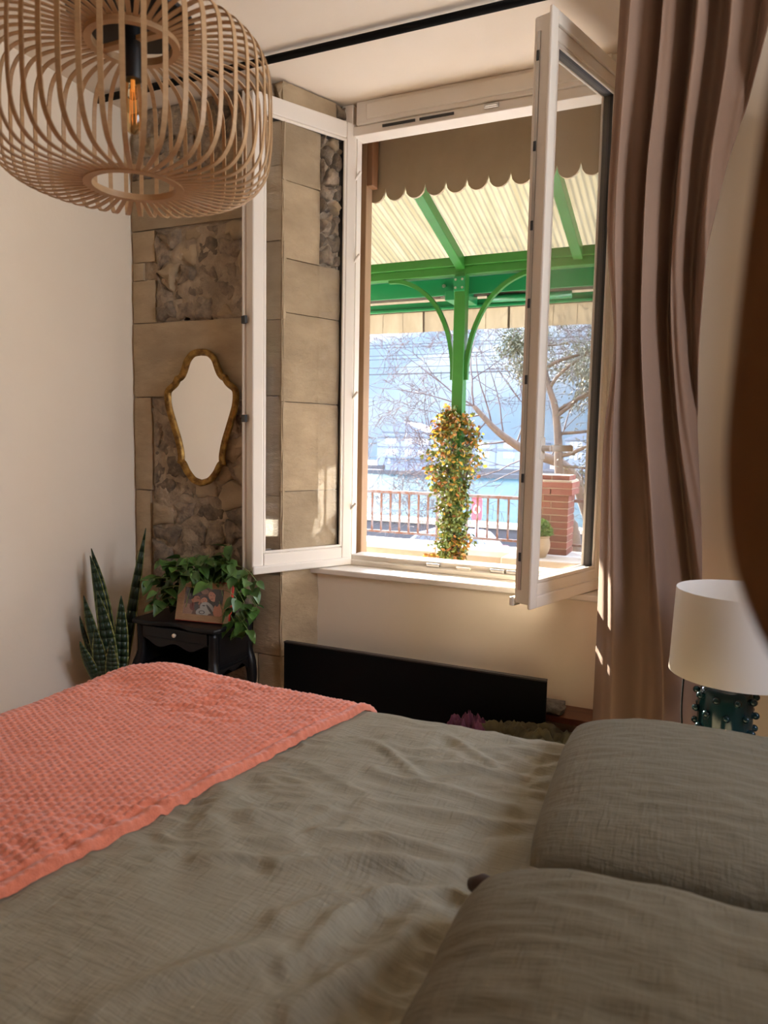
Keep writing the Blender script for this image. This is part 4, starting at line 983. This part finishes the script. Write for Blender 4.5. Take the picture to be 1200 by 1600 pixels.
# olive tree
t = thing('olive_tree', (-1.25, 6.7, GZ), 'olive tree with silvery leaves behind the brick pillar', 'tree')
rg = random.Random(21); tr_ = MB(); tips = []
pt = catmull([(-1.10, 6.6, GZ), (-1.13, 6.6, .2), (-1.20, 6.6, .65), (-1.28, 6.6, 1.05), (-1.30, 6.6, 1.32), (-1.34, 6.6, 1.62), (-1.40, 6.6, 1.80), (-1.46, 6.65, 1.98)], 4)
rr_ = [interp([(GZ, .12), (.3, .085), (.8, .05), (1.1, .040), (1.5, .032), (2.0, .022)], p.z) for p in pt]
tr_.tube(pt, rr_, 12); tr_.build('trunk', M_bark, t, smooth=True)
br = MB()
for (p, d, L, r) in ((V(-1.29, 6.6, 1.2), V(.9, -.1, .35), .55, .02), (V(-1.33, 6.6, 1.55), V(.8, .1, .5), .6, .02), (V(-1.40, 6.6, 1.8), V(.5, 0, .8), .6, .018), (V(-1.46, 6.65, 1.98), V(.1, 0, 1), .5, .018),
                     (V(-1.46, 6.65, 1.98), V(.9, 0, .7), .7, .018), (V(-1.28, 6.6, 1.12), V(.8, -.2, -.1), .5, .014), (V(-1.42, 6.6, 1.85), V(-.4, .1, .9), .35, .012), (V(-1.33, 6.6, 1.6), V(1, .1, 1), .9, .016), (V(-1.3, 6.6, 1.4), V(1, .1, .1), .9, .016)):
    grow(br, p, d, L, r, 3, rg, tips, .03, 3, .003)
br.build('branches', M_bark, t, smooth=True)
mb = MB(); r3 = random.Random(9)
for P, d in tips:
    for k in range(80):
        i = r3.randrange(1, len(P)); q = P[i-1].lerp(P[i], r3.random())
        if q.z < .95: continue
        q = q+V(r3.gauss(0, .05), r3.gauss(0, .05), r3.gauss(0, .05)); small_leaf(mb, q, d+V(r3.uniform(-1, 1), r3.uniform(-1, 1), r3.uniform(-1, .4)), r3.uniform(.03, .055), .006)
o = mb.build('foliage', M_olive, t); o['kind'] = 'stuff'
# bare tree leaning to the left
t = thing('bare_tree', (-.9, 7.6, GZ), 'leafless tree with fine twigs spreading in front of the lake', 'tree')
tr_ = MB(); pt = catmull([(-.95, 7.5, GZ), (-1.05, 7.5, 0), (-1.22, 7.5, .80), (-1.42, 7.45, 1.10), (-1.75, 7.4, 1.22), (-2.05, 7.3, 1.42), (-2.3, 7.25, 1.68)], 5)
rr_ = [interp([(0, .09), (.4, .06), (.7, .045), (1.0, .022)], i/(len(pt)-1)) for i in range(len(pt))]
tr_.tube(pt, rr_, 10); tr_.build('trunk', M_bark, t, smooth=True)
rg = random.Random(4); br = MB(); tips = []
for (i, d, L, r, dep) in ((-1, V(-.8, 0, .5), .75, .011, 5), (-1, V(-.3, 0, 1), .7, .010, 5), (-5, V(-.2, 0, 1), .75, .010, 5), (-8, V(-.9, -.2, -.1), .7, .009, 5), (-10, V(.1, 0, 1), .85, .010, 5),
                     (-12, V(-.3, .1, 1), .9, .010, 5), (-12, V(-.9, 0, -.35), .7, .008, 5), (-3, V(-.9, .1, -.1), .8, .009, 5), (-14, V(.5, .1, .9), .8, .009, 5), (-14, V(-.8, -.1, -.6), .6, .008, 5), (-16, V(.8, 0, .0), .7, .008, 4), (-1, V(-1, 0, .1), .9, .009, 5), (-7, V(-.4, 0, .9), .8, .009, 5), (-4, V(-.5, 0, -.7), .6, .007, 5), (-9, V(.3, 0, 1), 1.0, .009, 5)):
    grow(br, pt[i], d, L, r, dep, rg, tips, .02, 3, .0022, .22)
o = br.build('branches', M_twig, t, smooth=True)
# small green shrub low on the far right behind the pillar
t = thing('low_shrub', (-.62, 5.9, GZ), 'yellow green shrub tips beyond the terrace wall right of the pillar', 'shrub')
mb = MB(); 
MB().tube([(-.62, 5.95, GZ), (-.60, 5.92, .40)], [.03, .01], 6).build('stem', M_twig, t)
for k in range(700):
    c_ = V(-.62+r3.gauss(0, .09), 5.92+abs(r3.gauss(0, .04)), .50+r3.gauss(0, .06)); small_leaf(mb, c_, V(r3.uniform(-1, 1), r3.uniform(-1, 1), r3.uniform(-.2, 1)), .035, .012)
o = mb.build('foliage', M_bush, t); o['kind'] = 'stuff'

# ================================================================ ROAD, QUAY, CARS
struct(MB().box(-120, 80, 5.7, 25, GZ-1, GZ).build('ground_road', M_asph))
q = thing('quay_wall', (-10, 25, GZ), 'grey stone quay wall along the near shore', 'wall')
MB().box(-120, 80, 24.6, 25.3, -9, -1.62).build('wall_body', M_quay, q)
MB().box(-120, 80, 24.5, 25.4, -1.62, -1.50).build('capping', M_concr, q)
def car(x0, y0, L, label, flip=False, parent_group=None):
    t = thing('parked_car', (x0+L/2, y0, GZ), label, 'car')
    Wd = 1.7
    def X(a): return x0+(L*(1-a) if flip else L*a)
    def F(a, b, d): return V(X(a), y0+d, GZ+b)
    body = [(0, .35), (.0, .62), (.03, .72), (.22, .86), (.27, .90), (.90, .95), (.97, .92), (1, .80), (1, .35)]
    m = MB(); m.prism(body, F, -Wd/2, Wd/2); m.build('body', M_carw, t, bevel=.05, seg=3)
    cab = [(.26, .90), (.40, 1.36), (.46, 1.42), (.80, 1.42), (.87, 1.36), (.96, .94)]
    m = MB(); n = len(cab); vs = [F(a, b, -Wd/2+(.18 if b > 1.2 else .03)) for a, b in cab]+[F(a, b, Wd/2-(.18 if b > 1.2 else .03)) for a, b in cab]
    m.add(vs, [tuple(range(n))[::-1], tuple(range(n, 2*n))]+[(i, (i+1) % n, n+(i+1) % n, n+i) for i in range(n)]); m.build('cabin', M_carw, t, bevel=.03, seg=2)
    m = MB()     # side windows, proud by a hair, windscreen and rear screen
    for sgn in (-1, 1):
        yy = lambda b: sgn*(Wd/2-lerp(.03, .18, (b-.94)/.42)+.012)
        for pl in ([(.31, .97), (.415, 1.31), (.57, 1.33), (.57, .97)], [(.59, .97), (.59, 1.33), (.78, 1.33), (.80, .98)], [(.82, .98), (.80, 1.32), (.85, 1.30), (.91, .99)]):
            m.add([F(a, b, yy(b)) for a, b in pl], [tuple(range(4))])
    for pl in ([(.272, .96), (.395, 1.33)], [(.952, .99), (.875, 1.32)]):
        dx = -.006 if pl[0][0] < .5 else .006
        m.add([F(pl[0][0]+dx, pl[0][1], -.68), F(pl[0][0]+dx, pl[0][1], .68), F(pl[1][0]+dx, pl[1][1], .58), F(pl[1][0]+dx, pl[1][1], -.58)], [(0, 1, 2, 3)])
    m.build('windows', M_carg, t)
    for s2 in (-1, 1):
        MB().box(min(X(.94), X(1.003)), max(X(.94), X(1.003)), y0+s2*(Wd/2-.14)-.15, y0+s2*(Wd/2-.14)+.15, GZ+.74, GZ+.93).build('tail_light', M_tail, t, bevel=.03)
        for a in (.19, .80):
            MB().tube([(X(a), y0+s2*(Wd/2-.02), GZ+.32), (X(a), y0+s2*(Wd/2-.24), GZ+.32)], .32, 20).build('wheel', M_blackm, t)
        MB().box(min(X(.29), X(.33)), max(X(.29), X(.33)), y0+s2*(Wd/2+.08)-.06, y0+s2*(Wd/2+.08)+.06, GZ+.95, GZ+1.06).build('side_mirror', M_carw, t, bevel=.02)
    return t
car(-10.0, 21.8, 4.1, 'pale blue white car parked below the terrace, left of the vine', False)
b = thing('lifebuoy_board', (-7.25, 23.6, GZ), 'red lifebuoy board on a post at the quay, right of the vine', 'lifebuoy')
MB().tube([(-7.25, 23.6, GZ), (-7.25, 23.6, -1.3)], .05, 10).build('post', M_white, b)
pol = [(-.15+.0, -1.25), (.15, -1.25), (.17, -1.15), (.17, -.55), (.10, -.42), (-.10, -.42), (-.17, -.55), (-.17, -1.15)]
MB().prism(pol, lambda a, c_, d: (-7.25+a, d, c_), 23.50, 23.56).build('board', M_redb, b, bevel=.01)
mb = MB()
for k in range(28):
    a = 2*PI*k/28; a2 = 2*PI*(k+1)/28
    mb.add([(-7.25+.12*math.cos(a)*r_, 23.49, -.9+.15*math.sin(a)*r_) for a, r_ in ((a, 1), (a2, 1), (a2, .65), (a, .65))], [(0, 1, 2, 3)])
mb.build('white_ring_print', M_white, b)
for k, (zz, rr) in enumerate(((3.66, .026), (3.90, .013), (4.20, .013), (4.34, .013), (4.62, .013), (4.74, .013))):
    P = [V(lerp(-60, 40, i/30), 23.8+.1*k, zz+1.1*((i/30-.45)**2)*2) for i in range(31)]
    o = MB().tube(P, rr, 6).build('power_cable', M_cable, None)
    tag(o, ('thickest, lowest overhead cable crossing the sky over the road', 'second lowest overhead cable crossing the view', 'third overhead cable from the bottom', 'fourth overhead cable from the bottom', 'fifth overhead cable, just below the highest one', 'highest overhead cable, right under the awning valance')[k], 'cable', 'overhead cables over the road')
for x in (-60, 40):
    t = thing('utility_pole', (x, 24, GZ), 'utility pole carrying the %s end of the overhead cables, out of view' % ('left' if x < 0 else 'right'), 'pole')
    MB().tube([(x, 24.0, GZ), (x, 24.0, 6)], [.16, .12], 10).build('shaft', M_bark, t, smooth=True)

# ================================================================ LAKE, FAR SHORE, HILL
struct(MB().add([(-700, 25, -5), (500, 25, -5), (500, 131, -5), (-700, 131, -5)], [(0, 1, 2, 3)]).build('lake_water', wat))
struct(MB().box(-700, 500, 130, 170, -9, -4.2).box(-700, 500, 133, 172, -4.2, -3.4).build('ground_far_shore', M_quay))
def far_house(x0, x1, y, z1, wins, rows, label, gable=False, z0=-3.4, depth=9, m=None):
    t = thing('lakeside_house', ((x0+x1)/2, y, z0), label, 'building', 'houses on the far shore')
    MB().box(x0, x1, y, y+depth, z0, z1).build('walls', m or M_fac, t)
    if gable:
        h = (x1-x0)*.22; MB().prism([(x0-.5, z1), (x1+.5, z1), ((x0+x1)/2, z1+h)], lambda a, b, d: (a, d, b), y-.4, y+depth+.4).build('roof', M_froof, t)
    else: MB().box(x0-.4, x1+.4, y-.5, y+depth+.5, z1, z1+.35).build('roof', M_froof, t)
    for z in rows:
        for xx, nn in wins:
            for j in range(nn): MB().box(xx+j*.78, xx+j*.78+.62, y-.08, y+.05, z, z+1.1).build('window', M_fwin, t)
    for xx in (x0+5.0, x0+8.5, x0+13): 
        if xx < x1: MB().box(xx-.06, xx+.06, y-.12, y, z0, z1).build('pilaster', M_froof, t)
    MB().box(x0, x1, y-.15, y, (rows[0]+rows[-1])/2+.5, (rows[0]+rows[-1])/2+.65).build('ledge', M_froof, t)
    return t
far_house(-62.5, -45.0, 134, 2.3, ((-60.6, 3), (-56.4, 2), (-53.6, 3), (-50.3, 3)), (-1.3, .9), 'long pale two-storey lakeside building with rows of bright windows')
far_house(-66.5, -56.5, 145, 3.4, ((-64, 3),), (0,), 'gabled house peeking above the left end of the long building', True, depth=10)
far_house(-62.5, -57.0, 158, 5.6, ((-61, 2),), (3,), 'small gabled house higher on the slope behind', True, depth=8)
far_house(-43.5, -30, 136, 1.6, ((-42, 3), (-37, 3)), (-1.4, .5), 'pale flat-roofed lakeside building seen behind the bare twigs')
far_house(-59.5, -50.5, 131.5, -1.9, ((-59, 1),), (-3.0,), 'low boathouse on the water edge before the long building', False, z0=-4.2, depth=1.4, m=M_fdark)
far_house(-26, -12, 138, 2.2, ((-25, 3), (-20, 3)), (-1.2, .8), 'pale house on the far shore behind the brick pillar', True)
def hill(u, v):
    x = lerp(-900, 700, u); y = lerp(165, 620, v); s_ = math.sin(min(1, v*1.25)*PI/2)
    z = -4 + (105+.10*(-x)*.25)*s_ + 14*noise.noise(Vector((x*.008, y*.008, 0)))*s_ + 5*noise.noise(Vector((x*.03, y*.03, 2)))*s_
    return (x, y, z)
struct(MB().grid(hill, 110, 40).build('ground_hill', M_hill, smooth=True))
# lake haze: a real scattering volume over the water and the far shore
hz = bpy.data.materials.new('lake_haze'); hz.use_nodes = True; hn = hz.node_tree; hn.nodes.clear()
ho = hn.nodes.new('ShaderNodeOutputMaterial'); vs_ = hn.nodes.new('ShaderNodeVolumeScatter'); vs_.inputs['Color'].default_value = (.45, .74, 1.0, 1)
vs_.inputs['Density'].default_value = .00004; vs_.inputs['Anisotropy'].default_value = .35; hn.links.new(vs_.outputs[0], ho.inputs['Volume'])
struct(MB().box(-700, 500, 34, 420, -4.9, 130).build('lake_haze', hz))
